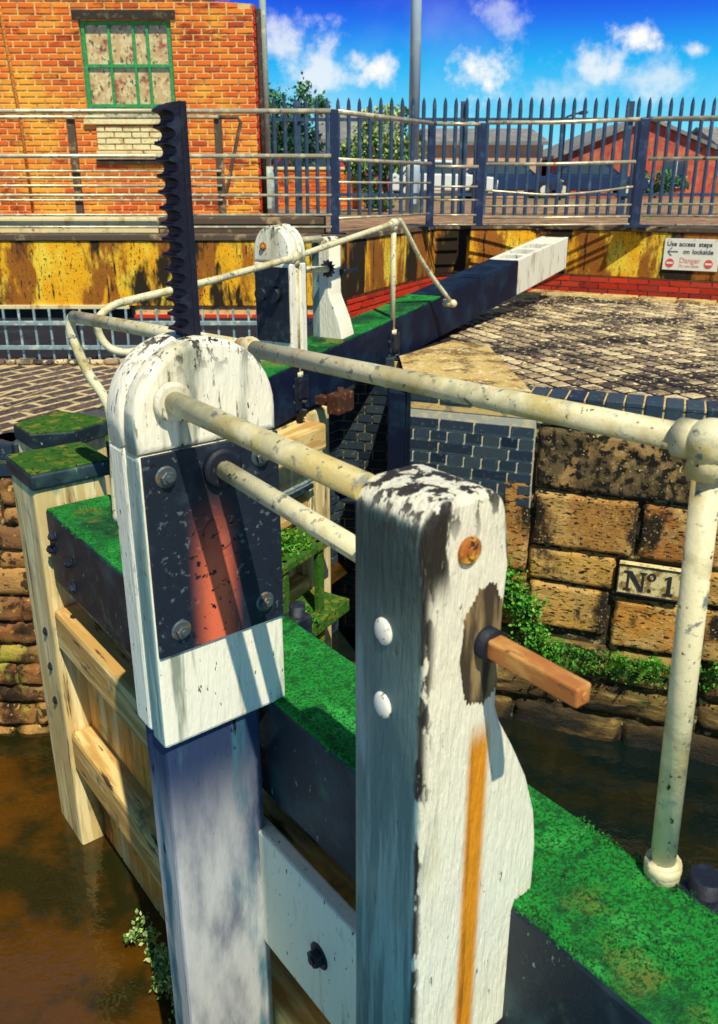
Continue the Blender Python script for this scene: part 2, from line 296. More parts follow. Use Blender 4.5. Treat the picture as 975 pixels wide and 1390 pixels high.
def hexbolt(c, ax, rad=.016, h=.012, stud=True):
    """hex head with stud; c = centre on the face, ax = direction vector"""
    m = MB(); ax = Vector(ax).normalized(); c = Vector(c)
    a = ax.orthogonal().normalized(); b = ax.cross(a)
    def ring(r_, h_, n): return [c + ax*h_ + (a*math.cos(2*math.pi*k/n)+b*math.sin(2*math.pi*k/n))*r_ for k in range(n)]
    def pris(r_, h0, h1, n):
        vs = ring(r_, h0, n) + ring(r_, h1-.002, n) + ring(r_*.86, h1, n)
        fs = [(k, (k+1)%n, n+(k+1)%n, n+k) for k in range(n)] + [(n+k, n+(k+1)%n, 2*n+(k+1)%n, 2*n+k) for k in range(n)] + [tuple(2*n+k for k in range(n))]
        m.add(vs, fs)
    pris(rad*1.5, 0, .004, 20); pris(rad, .004, h+.004, 6)
    if stud: pris(rad*.5, h, h+.009, 12)
    return m
def brickwork(m, L, H, bl=.215, bh=.065, j=.012, x0=0.0, z0=0.0, y=0.0, d=.02, bond='stretcher', holes=(), b=.003, jit=.002, top_soldier=False):
    """individual brick faces standing proud of y (towards -y); holes = rectangles left out"""
    z = z0; row = 0
    while z + bh*.6 < z0 + H:
        hh = min(bh, z0+H-z)
        if bond == 'stretcher': w = bl; off = (row % 2)*.5*(bl+j)
        elif bond == 'english': w = bl if row % 2 == 0 else (bl-j)/2; off = (row % 2)*.25*(bl+j)
        else: w = bl; off = (row*.37 % 1)*(bl+j)
        x = x0 - off
        while x < x0+L:
            ww = w if bond != 'flemish' else (bl if (int((x-x0)/(bl)) % 2 == 0) else (bl-j)/2)
            a, c = max(x, x0), min(x+ww, x0+L)
            if c - a > .015:
                cx, cz = (a+c)/2, z+hh/2
                for h in holes:
                    if h[2] < cz < h[3]:
                        if a < h[0] < c: c = h[0]
                        elif a < h[1] < c: a = h[1]
                        elif a >= h[0] and c <= h[1]: c = a
                if c - a > .015:
                    p = random.uniform(-jit, jit); t = random.uniform(-jit, jit)*.6
                    vs = [(a,y,z+t),(c,y,z-t),(c,y,z+hh-t),(a,y,z+hh+t),(a+b,y-d+p,z+b+t),(c-b,y-d+p,z+b-t),(c-b,y-d+p,z+hh-b-t),(a+b,y-d+p,z+hh-b+t)]
                    m.add(vs, [(4,5,6,7),(0,1,5,4),(1,2,6,5),(2,3,7,6),(3,0,4,7)], random.random())
            x += ww + j
        z += hh + j; row += 1
    return m
def rough_block(m, x0, x1, z0, z1, y, d, amp=.012, res=.03, r=None, seed=0, edge=.02):
    """weathered ashlar block with an uneven face towards -y"""
    nx = max(3, int((x1-x0)/res)); nz = max(3, int((z1-z0)/res)); vs = []; fs = []
    for i in range(nz+1):
        for k in range(nx+1):
            x = x0+(x1-x0)*k/nx; z = z0+(z1-z0)*i/nz
            e = max(0.0, min(x-x0, x1-x, z-z0, z1-z)); e = min(1, e/edge)
            n = noise.fractal(Vector((x*7+seed, z*7, seed)), 1, 2, 5)
            jx = noise.noise(Vector((x*6, z*6, seed+5)))*.012*(1-e); jz = noise.noise(Vector((x*6, z*6, seed+9)))*.012*(1-e)
            vs.append((x+jx, y - d*(e**.5) - amp*n*(.3+.7*e), z+jz))
    for i in range(nz):
        for k in range(nx):
            a = i*(nx+1)+k; fs.append((a, a+1, a+nx+2, a+nx+1))
    m.add(vs, fs, random.random() if r is None else r, True)
def leaves(m, c, rad, n, size, flat=(1,1,1), up=.3, shape='leaf', clump=0):
    """leaf-sized folded faces through an ellipsoid volume"""
    c = Vector(c)
    cl = [Vector((random.gauss(0,.55), random.gauss(0,.55), random.gauss(0,.55))) for _ in range(clump)]
    for i in range(n):
        if cl:
            q = random.choice(cl) + Vector((random.gauss(0,.17), random.gauss(0,.17), random.gauss(0,.17)))
            if q.length > 1.12: q = q.normalized()*random.uniform(.8,1.1)
        else:
            q = Vector((random.gauss(0,1), random.gauss(0,1), random.gauss(0,1))).normalized()*random.random()**.4
        p = c + Vector((q.x*rad*flat[0], q.y*rad*flat[1], q.z*rad*flat[2]))
        d = Vector((random.gauss(0,1), random.gauss(0,1), random.gauss(0,1)+up)).normalized()
        s_ = size*random.uniform(.6, 1.3); w = d.orthogonal().normalized()
        w.rotate(Matrix.Rotation(random.uniform(0, 6.28), 3, d)); nn = d.cross(w)
        a = p; b_ = p + d*s_*.5 + w*s_*.32 + nn*s_*.08; e = p + d*s_; f = p + d*s_*.5 - w*s_*.32 + nn*s_*.08
        sh = max(0, min(1, .45 + q.z*.35 + random.uniform(-.35,.35)))
        m.add([a, b_, e, f], [(0,1,2), (0,2,3)], sh)
    return m
def text_mesh(body, size, name, mat, parent, loc, ext=.001, align='LEFT', bold=0.0):
    cu = bpy.data.curves.new(name, 'FONT'); cu.body = body; cu.size = size; cu.extrude = ext; cu.align_x = align; cu.offset = bold
    t = bpy.data.objects.new(name, cu); col.objects.link(t)
    bpy.context.view_layer.update()
    me = bpy.data.meshes.new_from_object(t.evaluated_get(bpy.context.evaluated_depsgraph_get()))
    bpy.data.objects.remove(t)
    o = bpy.data.objects.new(name, me); col.objects.link(o); me.materials.clear(); me.materials.append(M[mat])
    o.parent = parent; o.location = loc; o.rotation_euler = (R(90), 0, 0)
    return o

# ------------------------------------------------------------------ directions (plan)
A1 = R(38.4); u1 = (math.cos(A1), math.sin(A1)); g1 = (math.sin(A1), -math.cos(A1))     # near leaf: across, towards heel
A2 = R(31.4); u2 = (math.cos(A2), -math.sin(A2)); g2 = (math.sin(A2), math.cos(A2))     # far leaf
AX = Vector((.936, -.353, 0)).normalized()                                               # lock axis
def pt(o, a, s, b, t, z=0.0): return Vector((o[0]+a[0]*s+b[0]*t, o[1]+a[1]*s+b[1]*t, z))

# ------------------------------------------------------------------ SETTING: ground sheets, water
def sheet(name, poly, z, mat):
    m = MB(); m.v = [(x, y, z) for x, y in poly]; m.f = [tuple(range(len(poly)))]; m.r = [0]; m.sm = [False]
    o = m.build(name, mat); tag(o, kind='structure'); return o
WL = (-60, 8.45); W1 = (-.12, 8.45); W2 = (.95, 10.75); W3 = (2.25, 10.85); W4 = (4.4, 9.62); W5 = (22, -.45)
sheet('terrace_ground', [WL, W1, W2, W3, W4, W5, (3000, -400), (3000, 3000), (-3000, 3000), (-3000, 8.45)], .80, 'terrace')
CE1 = Vector((.30, 5.378)); CD = Vector((.936, -.353)).normalized()
def cop(t): return (CE1.x + CD.x*t, CE1.y + CD.y*t)
LB = [(-40, 5.2), (-1.78, 4.06), (-.62, 6.0), (-.16, 6.42), (.30, 6.30), (CE1.x, CE1.y), cop(14)]
LB2 = [LB[0], LB[1], LB[2], LB[3], (.30, 6.30), (CE1.x, CE1.y), cop(14)]
sheet('lockside_ground', LB + [(22, -.43), (4.42, 9.64), (2.27, 10.88), (.93, 10.78), (-.12, 8.47), (-40, 8.47)], -.012, 'joint_dark')
sheet('chamber_water', [(-.9, -.4), (20, -8), (30, 2), (.6, 8), (-.6, 6.9), (-2.2, 4.3), (-1.42, 3.5)], -2.40, 'water_dark')
sheet('upstream_water', [(-40, -6), (.6, -.5), (1.1, .75), (-1.37, 3.55), (-1.42, 3.8), (.1, 6.5), (-40, 6.5)], -1.75, 'water_brown')
sheet('near_lockside_ground', [(-40, -30), (60, -30), (60, -22), (1.35, .36), (.95, .42), (.75, .2), (-40, .2)], -.06, 'concrete')
# concrete apron by the far leaf's heel
sheet('concrete_apron', [(.32, 5.42), (1.10, 5.11), (1.06, 6.7), (.80, 7.0), (.31, 6.3)], .022, 'concrete')

def inpoly(x, y, P):
    c = False; j = len(P)-1
    for i in range(len(P)):
        if (P[i][1] > y) != (P[j][1] > y) and x < (P[j][0]-P[i][0])*(y-P[i][1])/(P[j][1]-P[i][1])+P[i][0]: c = not c
        j = i
    return c
def pave(name, poly, ang, bl, bw, j, mat, stack=False, ch=.012, h=.02, z=-.008, excl=(), dome=.0):
    m = MB(); ca, sa = math.cos(ang), math.sin(ang)
    xs = [p[0] for p in poly]; ys = [p[1] for p in poly]; cx, cy = sum(xs)/len(xs), sum(ys)/len(ys)
    rr = max(math.hypot(p[0]-cx, p[1]-cy) for p in poly)
    row = 0; v = -rr
    while v < rr:
        x = -rr - (0 if stack else (row % 2)*.5*(bl+j))
        while x < rr:
            mx, my = x+bl/2, v+bw/2
            X, Y = cx+mx*ca-my*sa, cy+mx*sa+my*ca
            if inpoly(X, Y, poly) and not any(inpoly(X, Y, e) for e in excl):
                t = random.uniform(-.0025,.0025); q = []
                for (a, b_, zz) in ((x,v,z),(x+bl,v,z),(x+bl,v+bw,z),(x,v+bw,z),(x+ch,v+ch,z+h+t),(x+bl-ch,v+ch,z+h-t),(x+bl-ch,v+bw-ch,z+h+t),(x+ch,v+bw-ch,z+h-t)):
                    q.append((cx+a*ca-b_*sa, cy+a*sa+b_*ca, zz))
                m.add(q, [(4,5,6,7),(0,1,5,4),(1,2,6,5),(2,3,7,6),(3,0,4,7)], random.random())
            x += bl + j
        v += bw + j; row += 1
    o = m.build(name, mat); tag(o, kind='structure'); return o
apron = [(.32, 5.3), (1.06, 5.0), (1.00, 6.6), (.80, 6.9), (.2, 6.3)]
pave('brick_paving', [cop(.1), (.5, 5.55), (1.0, 8.2), (1.75, 10.35), (2.4, 10.35), (4.4, 9.2), (9.2, 6.2), cop(8)], R(23), .115, .115, .034, 'paver', stack=True, ch=.014, h=.009, excl=[apron, [cop(-.1), cop(8.2), (cop(8.2)[0]+.1, cop(8.2)[1]+.28), (cop(-.1)[0]+.1, cop(-.1)[1]+.28)]])
pave('upstream_paving', [(-6, 4.55), (-1.85, 4.30), (-.75, 6.1), (-.3, 6.55), (.3, 6.45), (.55, 6.9), (.2, 8.2), (-.5, 6.4), (-1.0, 6.05), (-6, 6.05)], R(56), .30, .10, .032, 'paver_dark', ch=.003, h=.0035)
pave('paving_strip', [(1.9, 10.30), (2.4, 10.75), (4.42, 9.55), (8, 7.45), (7.8, 7.1), (4.3, 9.2), (2.3, 10.25)], R(-30), .42, .30, .02, 'concrete', ch=.01, h=.03)
sheet('light_joint_bed', [(-6, 4.45), (-1.95, 4.25), (-.75, 6.1), (-.3, 6.55), (.3, 6.45), (.55, 6.9), (.2, 8.2), (-.5, 6.12), (-6, 6.12)], -.006, 'joint_light')

# ------------------------------------------------------------------ lock walls
def wall_frame(name, label, cat, a, b):
    a = Vector(a); b = Vector(b); d = (b-a)
    e = empty(name, label, cat, (a.x, a.y, 0), (d.x, d.y)); return e, d.length
# far chamber wall: local x along the wall, -y faces the chamber
lw, L = wall_frame('lock_chamber_wall', 'blue brick and mossy stone block wall dropping from the coping into the chamber', 'wall', (.354, 5.358), cop(14))
m = MB().box(-.03, 14, .03, .5, -2.6, -.145); m.build('wall_core', 'stone_joint', lw)
m = MB(); brickwork(m, .86, .58, bl=.225, bh=.067, j=.012, x0=-.04, z0=-.745, y=.03, d=.03, bond='english', b=.004); m.build('blue_brickwork', 'blue_brick', lw)
MB().box(-.045, .825, .012, .029, -.75, -.145).build('brick_mortar', 'mortar_pale', lw)
m = MB(); brickwork(m, 13, .085, bl=.225, bh=.068, j=.012, x0=.87, z0=-.145-.02, y=.03, d=.03, bond='english', b=.004)
m.build('brick_course', 'blue_brick', lw)
MB().box(.83, 14, .012, .029, -.17, -.10).build('brick_mortar', 'mortar', lw)
# coping of blue bricks on edge
m = MB(); x = -.04
while x < 13.5:
    w = .105 if x > .35 else .22
    m.box(x, x+w, 0 + random.uniform(-.003,.003), .23, -.10, .016+random.uniform(-.003,.003), b=.010, r=random.random()); x += w+.011
m.build('coping', 'blue_brick', lw)
MB().box(-.04, 13.6, .008, .24, -.145, .004).build('coping_bed', 'mortar', lw)
sp = MB(); rough_block(sp, .845, 1.93, -.60, -.185, .03, .045, .022, .02, seed=3); rough_block(sp, 1.95, 3.4, -.60, -.185, .03, .045, .022, .03, seed=4)
sp.build('speckled_stone_block', 'stone_speckled', lw)
sb = MB()
rects = [(.64,.83,-1.22,-.565), (.85,1.50,-1.0,-.615), (1.52,2.35,-1.0,-.615), (.84,1.40,-1.255,-1.015), (1.85,2.6,-1.26,-1.015), (.86,1.385,-1.60,-1.27),
         (1.41,1.86,-1.66,-1.30), (1.88,2.7,-1.66,-1.275), (.30,.84,-1.64,-1.24), (-.04,.28,-1.64,-1.24), (.33,.62,-1.22,-.76), (-.04,.31,-1.22,-.76)]
for i, q in enumerate(rects): rough_block(sb, *q, .03, .03+random.uniform(0,.02), .014, .02, seed=i*3.7+11)
x = 2.37
for row, (z0, z1) in enumerate(((-1.0,-.615), (-1.26,-1.015), (-1.66,-1.275))):
    x = (2.37, 2.62, 2.72)[row]
    while x < 9:
        w = random.uniform(.5,.9); rough_block(sb, x, x+w, z0, z1, .03, .035, .014, .03, seed=x); x += w+.02
sb.build('stone_blocks', 'stone', lw)
sl = MB()
for i, (z0, z1) in enumerate(((-1.95,-1.68), (-2.2,-1.965), (-2.6,-2.215))):
    x = -.04 - .3*i
    while x < 9:
        w = random.uniform(.5,1.0); rough_block(sl, x, x+w, z0, z1, .03, .05, .03, .04, seed=x+i*9); x += w+.015
sl.build('waterline_stones', 'slimy_wall', lw)
# numbered plaque
pq = MB().box(1.425, 1.825, -.035, .02, -1.245, -1.03, b=.006).build('number_plaque', 'plaque', lw)
pr = MB()
for q in ((1.425,1.825,-1.045,-1.030),(1.425,1.825,-1.245,-1.230),(1.425,1.438,-1.230,-1.045),(1.812,1.825,-1.230,-1.045)): pr.box(q[0]+.006, q[1]-.006, -.040, -.035, q[2]+.003, q[3]-.003)
pr.build('plaque_border', 'ink', pq)
def numeral():
    m = MB(); y0, y1 = -.041, -.035; x = 1.475; z0, z1 = -1.205, -1.075
    m.prism([(x+.010,z0),(x+.022,z0),(x+.022,z1),(x+.010,z1)], y0, y1)
    m.prism([(x+.100,z0),(x+.112,z0),(x+.112,z1),(x+.100,z1)], y0, y1)
    m.prism([(x+.008,z1),(x+.036,z1),(x+.114,z0),(x+.090,z0)], y0-.001, y1)
    for a, b_, z in ((x-.006,x+.036,z0),(x-.012,x+.020,z1-.007),(x+.086,x+.128,z1-.007)): m.box(a, b_, y0-.002, y1, z, z+.007)
    c = (x+.158, z1-.022); ro, ri = .026, .013
    for k in range(20):
        a, b_ = 2*math.pi*k/20, 2*math.pi*(k+1)/20
        m.prism([(c[0]+ri*math.cos(a), c[1]+(ri+.006)*math.sin(a)), (c[0]+ro*math.cos(a), c[1]+ro*math.sin(a)), (c[0]+ro*math.cos(b_), c[1]+ro*math.sin(b_)), (c[0]+ri*math.cos(b_), c[1]+(ri+.006)*math.sin(b_))], y0, y1)
    m.prism([(x+.150+.011*math.cos(k*.628), z0+.012+.011*math.sin(k*.628)) for k in range(10)], y0, y1)
    X = x+.265
    m.prism([(X-.011,z0),(X+.011,z0),(X+.011,z1),(X-.003,z1),(X-.028,z1-.016),(X-.028,z1-.024),(X-.011,z1-.018)], y0, y1)
    m.box(X-.028, X+.028, y0-.002, y1, z0, z0+.008)
    return m
numeral().build('number_lettering', 'ink', pq)

# hollow quoin side of the chamber wall, beside the far leaf's heel
qw = empty('lock_quoin_wall', 'dark blue painted quoin where the far gate heel meets the brick wall', 'wall', (0,0,0))
MB().prism([(.318, 5.37), (.345, 5.352), (.345, 5.40), (.34, 6.28), (.30, 6.28)], -2.6, -.02, plane='XY').build('quoin_face', 'beam_navy', qw)
MB().prism([(.20, 5.43), (.312, 5.385), (.30, 5.60), (.20, 5.62)], -2.6, -.05, bevel=.01, plane='XY').build('quoin_stone', 'beam_navy', qw)
m = MB()
bmx = MB()
# recess wall behind the far leaf (blue brick in shadow) and upstream bank wall
def face_wall(name, label, a, b, z0, z1, bmat, mmat, bond='english', kerb=True, bl=.225):
    e, L = wall_frame(name, label, 'wall', a, b)
    MB().box(0, L, .0, .3, z0, z1-.02).build('wall_core', mmat, e)
    m = MB(); brickwork(m, L, z1-.09-z0, bl=bl, x0=0, z0=z0, y=0, d=.018, bond=bond); m.build('brickwork', bmat, e)
    if kerb:
        m = MB(); x = 0
        while x < L-.05: m.box(x, min(L, x+.225), -.022, .2, z1-.08, z1+.008, b=.008, r=random.random()); x += .236
        m.build('coping', 'blue_brick', e)
    return e
face_wall('recess_wall', 'shadowed blue brick wall behind the far gate leaf', (-1.78, 4.06), (-.16, 6.42), -2.75, 0, 'blue_brick', 'mortar')
face_wall('heel_recess_wall', 'short blue brick end wall just behind the far gate heel', (-.17, 6.42), (.33, 6.28), -2.75, 0, 'blue_brick', 'mortar')
ubw = face_wall('upstream_bank_wall', 'weathered brown rubble bank wall with blue coping left of the gates', (-9, 4.27), (-1.78, 4.06), -.17, 0, 'blue_brick', 'mortar')
rbk = MB(); zz = -.17; kk = 0
while zz > -2.3:
    h = random.uniform(.10,.17); x = random.uniform(-.3, 0)+3.5
    while x < 7.2:
        w_ = random.uniform(.22,.5); rough_block(rbk, max(3.5,x), min(7.22, x+w_), zz-h, zz-.006, .0, .022+random.uniform(0,.015), .022, .022, seed=kk); kk += 1.3; x += w_+.008
    zz -= h
rbk.build('rubble_courses', 'bank_brick', ubw); MB().box(0, 7.22, .0, .3, -2.75, -.171).build('wall_core', 'stone_joint', ubw)

# ------------------------------------------------------------------ terrace retaining walls (ochre render above red brick)
def retaining(name, label, a, b, zr, red_x0=0.0, z_low=-.3):
    e, L = wall_frame(name, label, 'wall', a, b)
    MB().box(red_x0, L, .02, .3, z_low, zr-.004).build('wall_core', 'mortar', e)
    m = MB().box(0, L, -.012, .28, zr, .745, b=.006); m.build('ochre_render', 'ochre_render', e)
    m = MB(); brickwork(m, L-red_x0, zr-z_low-.01, bl=.225, bh=.062, j=.013, x0=red_x0, z0=zr-.01-round((zr-z_low)/.075)*.075+.01, y=.02, d=.028, bond='stretcher'); m.build('red_brickwork', 'red_brick', e)
    MB().box(0, L, -.03, .34, .748, .806, b=.008).build('kerb_stone', 'kerb_dark', e)
    return e, L
rl, LL = retaining('left_retaining_wall', 'ochre stained rendered wall with dark opening and a patch of red brick below', (-14, 8.45), W1, .115, red_x0=14-2.28)
# dark culvert opening below the render
MB().box(0, 11.70, 1.2, 1.3, -1.2, .10).build('opening_back', 'void', rl)
MB().box(11.70, 11.73, -.0, 1.3, -1.2, .10).build('opening_side', 'void', rl)
MB().box(0, 11.68, -.03, .04, .085, .125, b=.004).build('opening_lintel', 'kerb_cream', rl)
# floor of the by-wash pit in front of the opening
retaining('middle_retaining_wall', 'receding ochre rendered wall with red brick base left of the far balance beam', W1, W2, .20)
retaining('corner_retaining_wall', 'short dark stained wall length behind the white beam tip', W2, W3, .21)
rr_, _ = retaining('right_retaining_wall', 'bright ochre rendered wall over red brick courses carrying the access sign', W3, W4, .215)
retaining('outer_retaining_wall', 'ochre wall continuing off the right edge of the view', W4, W5, .215)
# sign on right wall
d3 = (Vector(W4)-Vector(W3)).normalized()
sg_t = 1.56
sg = sg_ = empty('access_sign', 'white notice with black arrow and red no entry discs fixed to ochre wall', 'sign', (W3[0]+d3.x*sg_t, W3[1]+d3.y*sg_t, .325), (d3.x, d3.y)); sg.scale = (.80, 1, .84)
MB().box(0, .76, -.032, -.0135, 0, .425, b=.003).build('sign_board', 'sign_white', sg)
for wd_, x_, z_ in (('Use', .035, .325), ('access', .205, .325), ('steps', .475, .325), ('on', .27, .225), ('lockside', .395, .225)): text_mesh(wd_, .088, 'lettering', 'sign_black', sg, (x_, -.034, z_), bold=.0012)
text_mesh('Danger', .098, 'lettering', 'sign_faded', sg, (.23, -.034, .105), bold=.0008)
text_mesh('Do not climb', .052, 'lettering', 'sign_faded', sg, (.23, -.034, .045))
ar = MB(); y0, y1 = -.0355, -.032
ar.box(.06, .20, y0, y1, .243, .256); ar.prism([(.052,.2495),(.062,.2575),(.118,.300),(.108,.309)], y0-.001, y1); ar.prism([(.052,.2495),(.108,.190),(.118,.199),(.062,.2415)], y0-.0015, y1)
ar.build('arrow', 'sign_black', sg)
for cx in (.10, .635):
    d_ = MB().prism([(cx+.060*math.cos(k*math.pi/16), .095+.060*math.sin(k*math.pi/16)) for k in range(32)], -.0350, -.032).build('no_entry_disc', 'sign_red', sg)
    MB().box(cx-.045, cx+.045, -.0375, -.035, .082, .108).build('disc_bar', 'sign_white', d_)

# ------------------------------------------------------------------ LOCK GATES
MT1 = (-1.35, 3.46)           # mitre of near leaf (beam centre line)
MT2 = (-1.50, 3.80)           # mitre of far leaf
def leaf_gate(name, label, o, u, g, beam_len, rise0, slope, mirror, z_low=-2.6, near=True):
    """local frame: x across (away from upstream), y towards heel; built so both leaves share parts"""
    e = empty(name, label, 'lock gate', (o[0], o[1], 0))
    ang = math.atan2(g[1], g[0]) - math.pi/2
    e.rotation_euler = (0, 0, ang)
    # in this frame +y = towards the heel; upstream side is +/-x
    up = -1 if (u[0]*math.cos(ang) + u[1]*math.sin(ang)) > 0 else 1     # sign of x pointing upstream
    return e, up
# ---- near leaf
e1, up1 = leaf_gate('lock_gate', 'near lock gate leaf with mossy green balance beam running to lower right', MT1, u1, g1, 0, 0, 0, False)
# local x: g1 rotated; work out the upstream sign (upstream = -u1)
X = up1
def sx(a, b): return (min(a, b), max(a, b))
def gbox(m, xa, xb, y0, y1, z0, z1, s, b=.008):
    q = sx(xa*s, xb*s); return m.box(q[0], q[1], y0, y1, z0, z1, b=b)
hb = .14
gbox(MB(), -hb, hb, .26, 6.2, -.33, -.004, X, .012).build('balance_beam', 'beam_black', e1)
gbox(MB(), -hb+.004, hb-.004, .27, 6.2, -.02, .002, X, .006).build('moss_top', 'moss', e1)
def tufts(xw, y0, y1, zf, n, parent, name='moss_tufts'):
    m = MB()
    for i in range(n):
        y = random.uniform(y0, y1); e_ = random.random()
        x = random.choice((-1, 1))*(xw - abs(random.gauss(0, .012))) if e_ < .6 else random.uniform(-xw, xw)
        if noise.noise(Vector((x*9, y*4, 0))) < .02: continue
        z = zf(y) + (-.012*random.random() if abs(x) > xw-.004 else 0)
        for k in range(3):
            a = random.uniform(0, 6.28); h = random.uniform(.003, .009); r_ = random.uniform(.003, .007)
            p = Vector((x+random.gauss(0,.004), y+random.gauss(0,.004), z))
            m.add([p, p+Vector((math.cos(a)*r_, math.sin(a)*r_, h*.7)), p+Vector((math.cos(a)*r_*.4, math.sin(a)*r_*.4, h)), p+Vector((-math.sin(a)*r_*.6, math.cos(a)*r_*.6, h*.6))], [(0,1,2), (0,2,3)], random.random())
    return m.build(name, 'moss_leaf', parent)
tufts(.142, .27, 3.3, lambda y: .001, 2600, e1)
cp = gbox(MB(), -.14, .17, -.06, .24, -2.5, .075, X, .012).build('mitre_post', 'pale_wood', e1)
gbox(MB(), -.165, .18, -.075, .258, .078, .148, X, .012).build('post_cap', 'beam_black', cp)
gbox(MB(), -.160, .175, -.070, .253, .146, .1535, X, .004).build('cap_moss', 'moss_dull', cp)
gbox(MB(), -.13, .13, 2.75, 3.02, -2.5, -.335, X, .02).build('heel_post', 'rail_wood', e1)
gbox(MB(), -.05, .16, .245, 2.745, -.66, -.47, X, .02).build('gate_rail', 'rail_wood', e1)
gbox(MB(), -.05, .16, .245, 2.745, -1.30, -1.10, X, .02).build('gate_rail', 'rail_wood', e1)
gbox(MB(), -.05, .16, .245, 2.745, -2.30, -2.10, X, .02).build('gate_rail', 'rail_wood', e1)
pk = MB(); y = .245; k = 0
while y < 2.74:
    gbox(pk, -.06, .055, y, min(2.745, y+.19), -2.5, -.33, X, .006); y += .196
pk.build('planking', 'plank_wood', e1)
# iron strap, bolts along the upstream face
for (yy, zz) in ((.34,-.10), (.50,-.16), (.50,-.27), (.30,-.17)):
    hexbolt((hb*X if yy > .26 else .14*X, yy, zz), (X,0,0), .018, .016).build('bolt', 'dark_metal', e1)
gbox(MB(), .141, .155, .10, .18, -1.5, -.25, X, .003).build('iron_strap', 'dark_metal', e1)
for zz in (-.62, -.80, -.98): hexbolt((.157*X, .14, zz), (X,0,0), .02, .018).build('bolt', 'dark_metal', e1)
for (yy, zz) in ((.55,-.72), (1.05,-.74), (1.6,-.74)): hexbolt((.057*X, yy, zz), (X,0,0), .022, .02).build('bolt', 'dark_metal', e1)
gbox(MB(), .056, .072, .25, 2.2, -.82, -.70, X, .004).build('iron_band', 'dark_metal', e1)
# pale painted board under the gear, with a bolt hole
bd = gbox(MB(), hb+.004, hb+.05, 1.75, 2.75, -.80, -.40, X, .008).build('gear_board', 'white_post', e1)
hexbolt(((hb+.05)*X, 2.25, -.60), (X,0,0), .024, .02).build('bolt', 'dark_metal', e1)

# ---- far leaf: beam climbs towards its tip
e2, up2 = leaf_gate('lock_gate', 'far lock gate leaf with long navy balance beam ending in a white slotted tip', MT2, u2, g2, 0, 0, 0, True)
X2 = up2
SL = math.tan(R(5.2)); Z0 = .01
def zb(y): return Z0 + max(0, y-.3)*.098
def beam_piece(m, xa, xb, y0, y1, za, zb_, s, bev=.008):
    """piece of beam following the slope; za, zb_ offsets from the beam top line"""
    q = sx(xa*s, xb*s)
    vs = [(q[0],y0,zb(y0)+za),(q[1],y0,zb(y0)+za),(q[1],y1,zb(y1)+za),(q[0],y1,zb(y1)+za),(q[0],y0,zb(y0)+zb_),(q[1],y0,zb(y0)+zb_),(q[1],y1,zb(y1)+zb_),(q[0],y1,zb(y1)+zb_)]
    fs = [(0,3,2,1),(4,5,6,7),(0,1,5,4),(1,2,6,5),(2,3,7,6),(3,0,4,7)]
    bm = bmesh.new(); V = [bm.verts.new(p) for p in vs]
    for f in fs: bm.faces.new([V[i] for i in f])
    if bev: bmesh.ops.bevel(bm, geom=list(bm.edges), offset=bev, segments=2, affect='EDGES', profile=.5)
    bm.verts.index_update(); m.add([v.co.copy() for v in bm.verts], [[v.index for v in f.verts] for f in bm.faces]); bm.free(); return m
hb2 = .16
beam_piece(MB(), -hb2, hb2, .28, 5.72, -.34, 0, X2, .01).build('balance_beam', 'beam_navy', e2)
for (a, b_, mt) in ((.32, 1.45, 'moss_dull'), (1.47, 2.22, 'moss'), (2.24, 3.10, 'moss'), (3.12, 3.95, 'moss')):
    beam_piece(MB(), -hb2+.006, hb2-.006, a, b_, -.01, .010 if mt == 'moss' else .006, X2, .003).build('moss_top', mt, e2)
for (a, b_) in ((3.98, 4.75), (4.78, 5.70)):
    beam_piece(MB(), -hb2+.004, hb2-.004, a, b_, -.01, .008, X2, .003).build('tread_plate', 'beam_navy', e2)
tipo = beam_piece(MB(), -hb2-.002, -hb2+.05, 5.725, 7.25, -.34, .012, X2, .006).build('white_tip', 'beam_white', e2)
t2 = MB(); beam_piece(t2, hb2-.05, hb2+.002, 5.725, 7.25, -.34, .012, X2, .006); t2.build('white_tip', 'beam_white', e2)
t3 = MB(); beam_piece(t3, -hb2+.052, hb2-.052, 6.75, 7.24, -.33, .008, X2, .006)
t3.build('tip_block', 'beam_white', e2)
for yy in (5.73, 6.02, 6.38): beam_piece(MB(), -hb2+.052, hb2-.052, yy, yy+.09, -.12, .006, X2, .004).build('tip_slat', 'beam_white', e2)
tufts(.158, .35, 3.9, lambda y: zb(y)+.006, 2600, e2)
cp = gbox(MB(), -.13, .16, -.05, .25, -2.5, .09, X2, .012).build('mitre_post', 'pale_wood', e2)
q = MB(); pl5 = [(-.17*X2,.27), (.18*X2,.24), (.17*X2,-.05), (-.04*X2,-.12), (-.18*X2,.02)]
q.prism(pl5, .093, .165, bevel=.008, plane='XY'); q.build('post_cap', 'beam_black', cp)
q = MB(); q.prism([(a*.97, b_*.97+.002) for a, b_ in pl5], .164, .1705, plane='XY'); q.build('cap_moss', 'moss_dull', cp)
gbox(MB(), -.15, .13, 1.98, 2.24, -2.5, -.19, X2, .02).build('heel_post', 'pale_wood', e2)
gbox(MB(), -.30, .08, .255, 1.975, -.42, -.24, X2, .02).build('gate_rail', 'rail_wood', e2)
gbox(MB(), -.14, .08, .255, 1.975, -.95, -.80, X2, .02).build('gate_rail', 'rail_wood', e2)
gbox(MB(), -.14, .08, .255, 1.975, -1.6, -1.42, X2, .02).build('gate_rail', 'rail_wood', e2)
pk = MB(); y = .255
while y < 1.97:
    gbox(pk, -.02, .075, y, min(1.975, y+.185), -2.5, -.30, X2, .006); y += .191
pk.build('planking', 'plank_wood', e2)
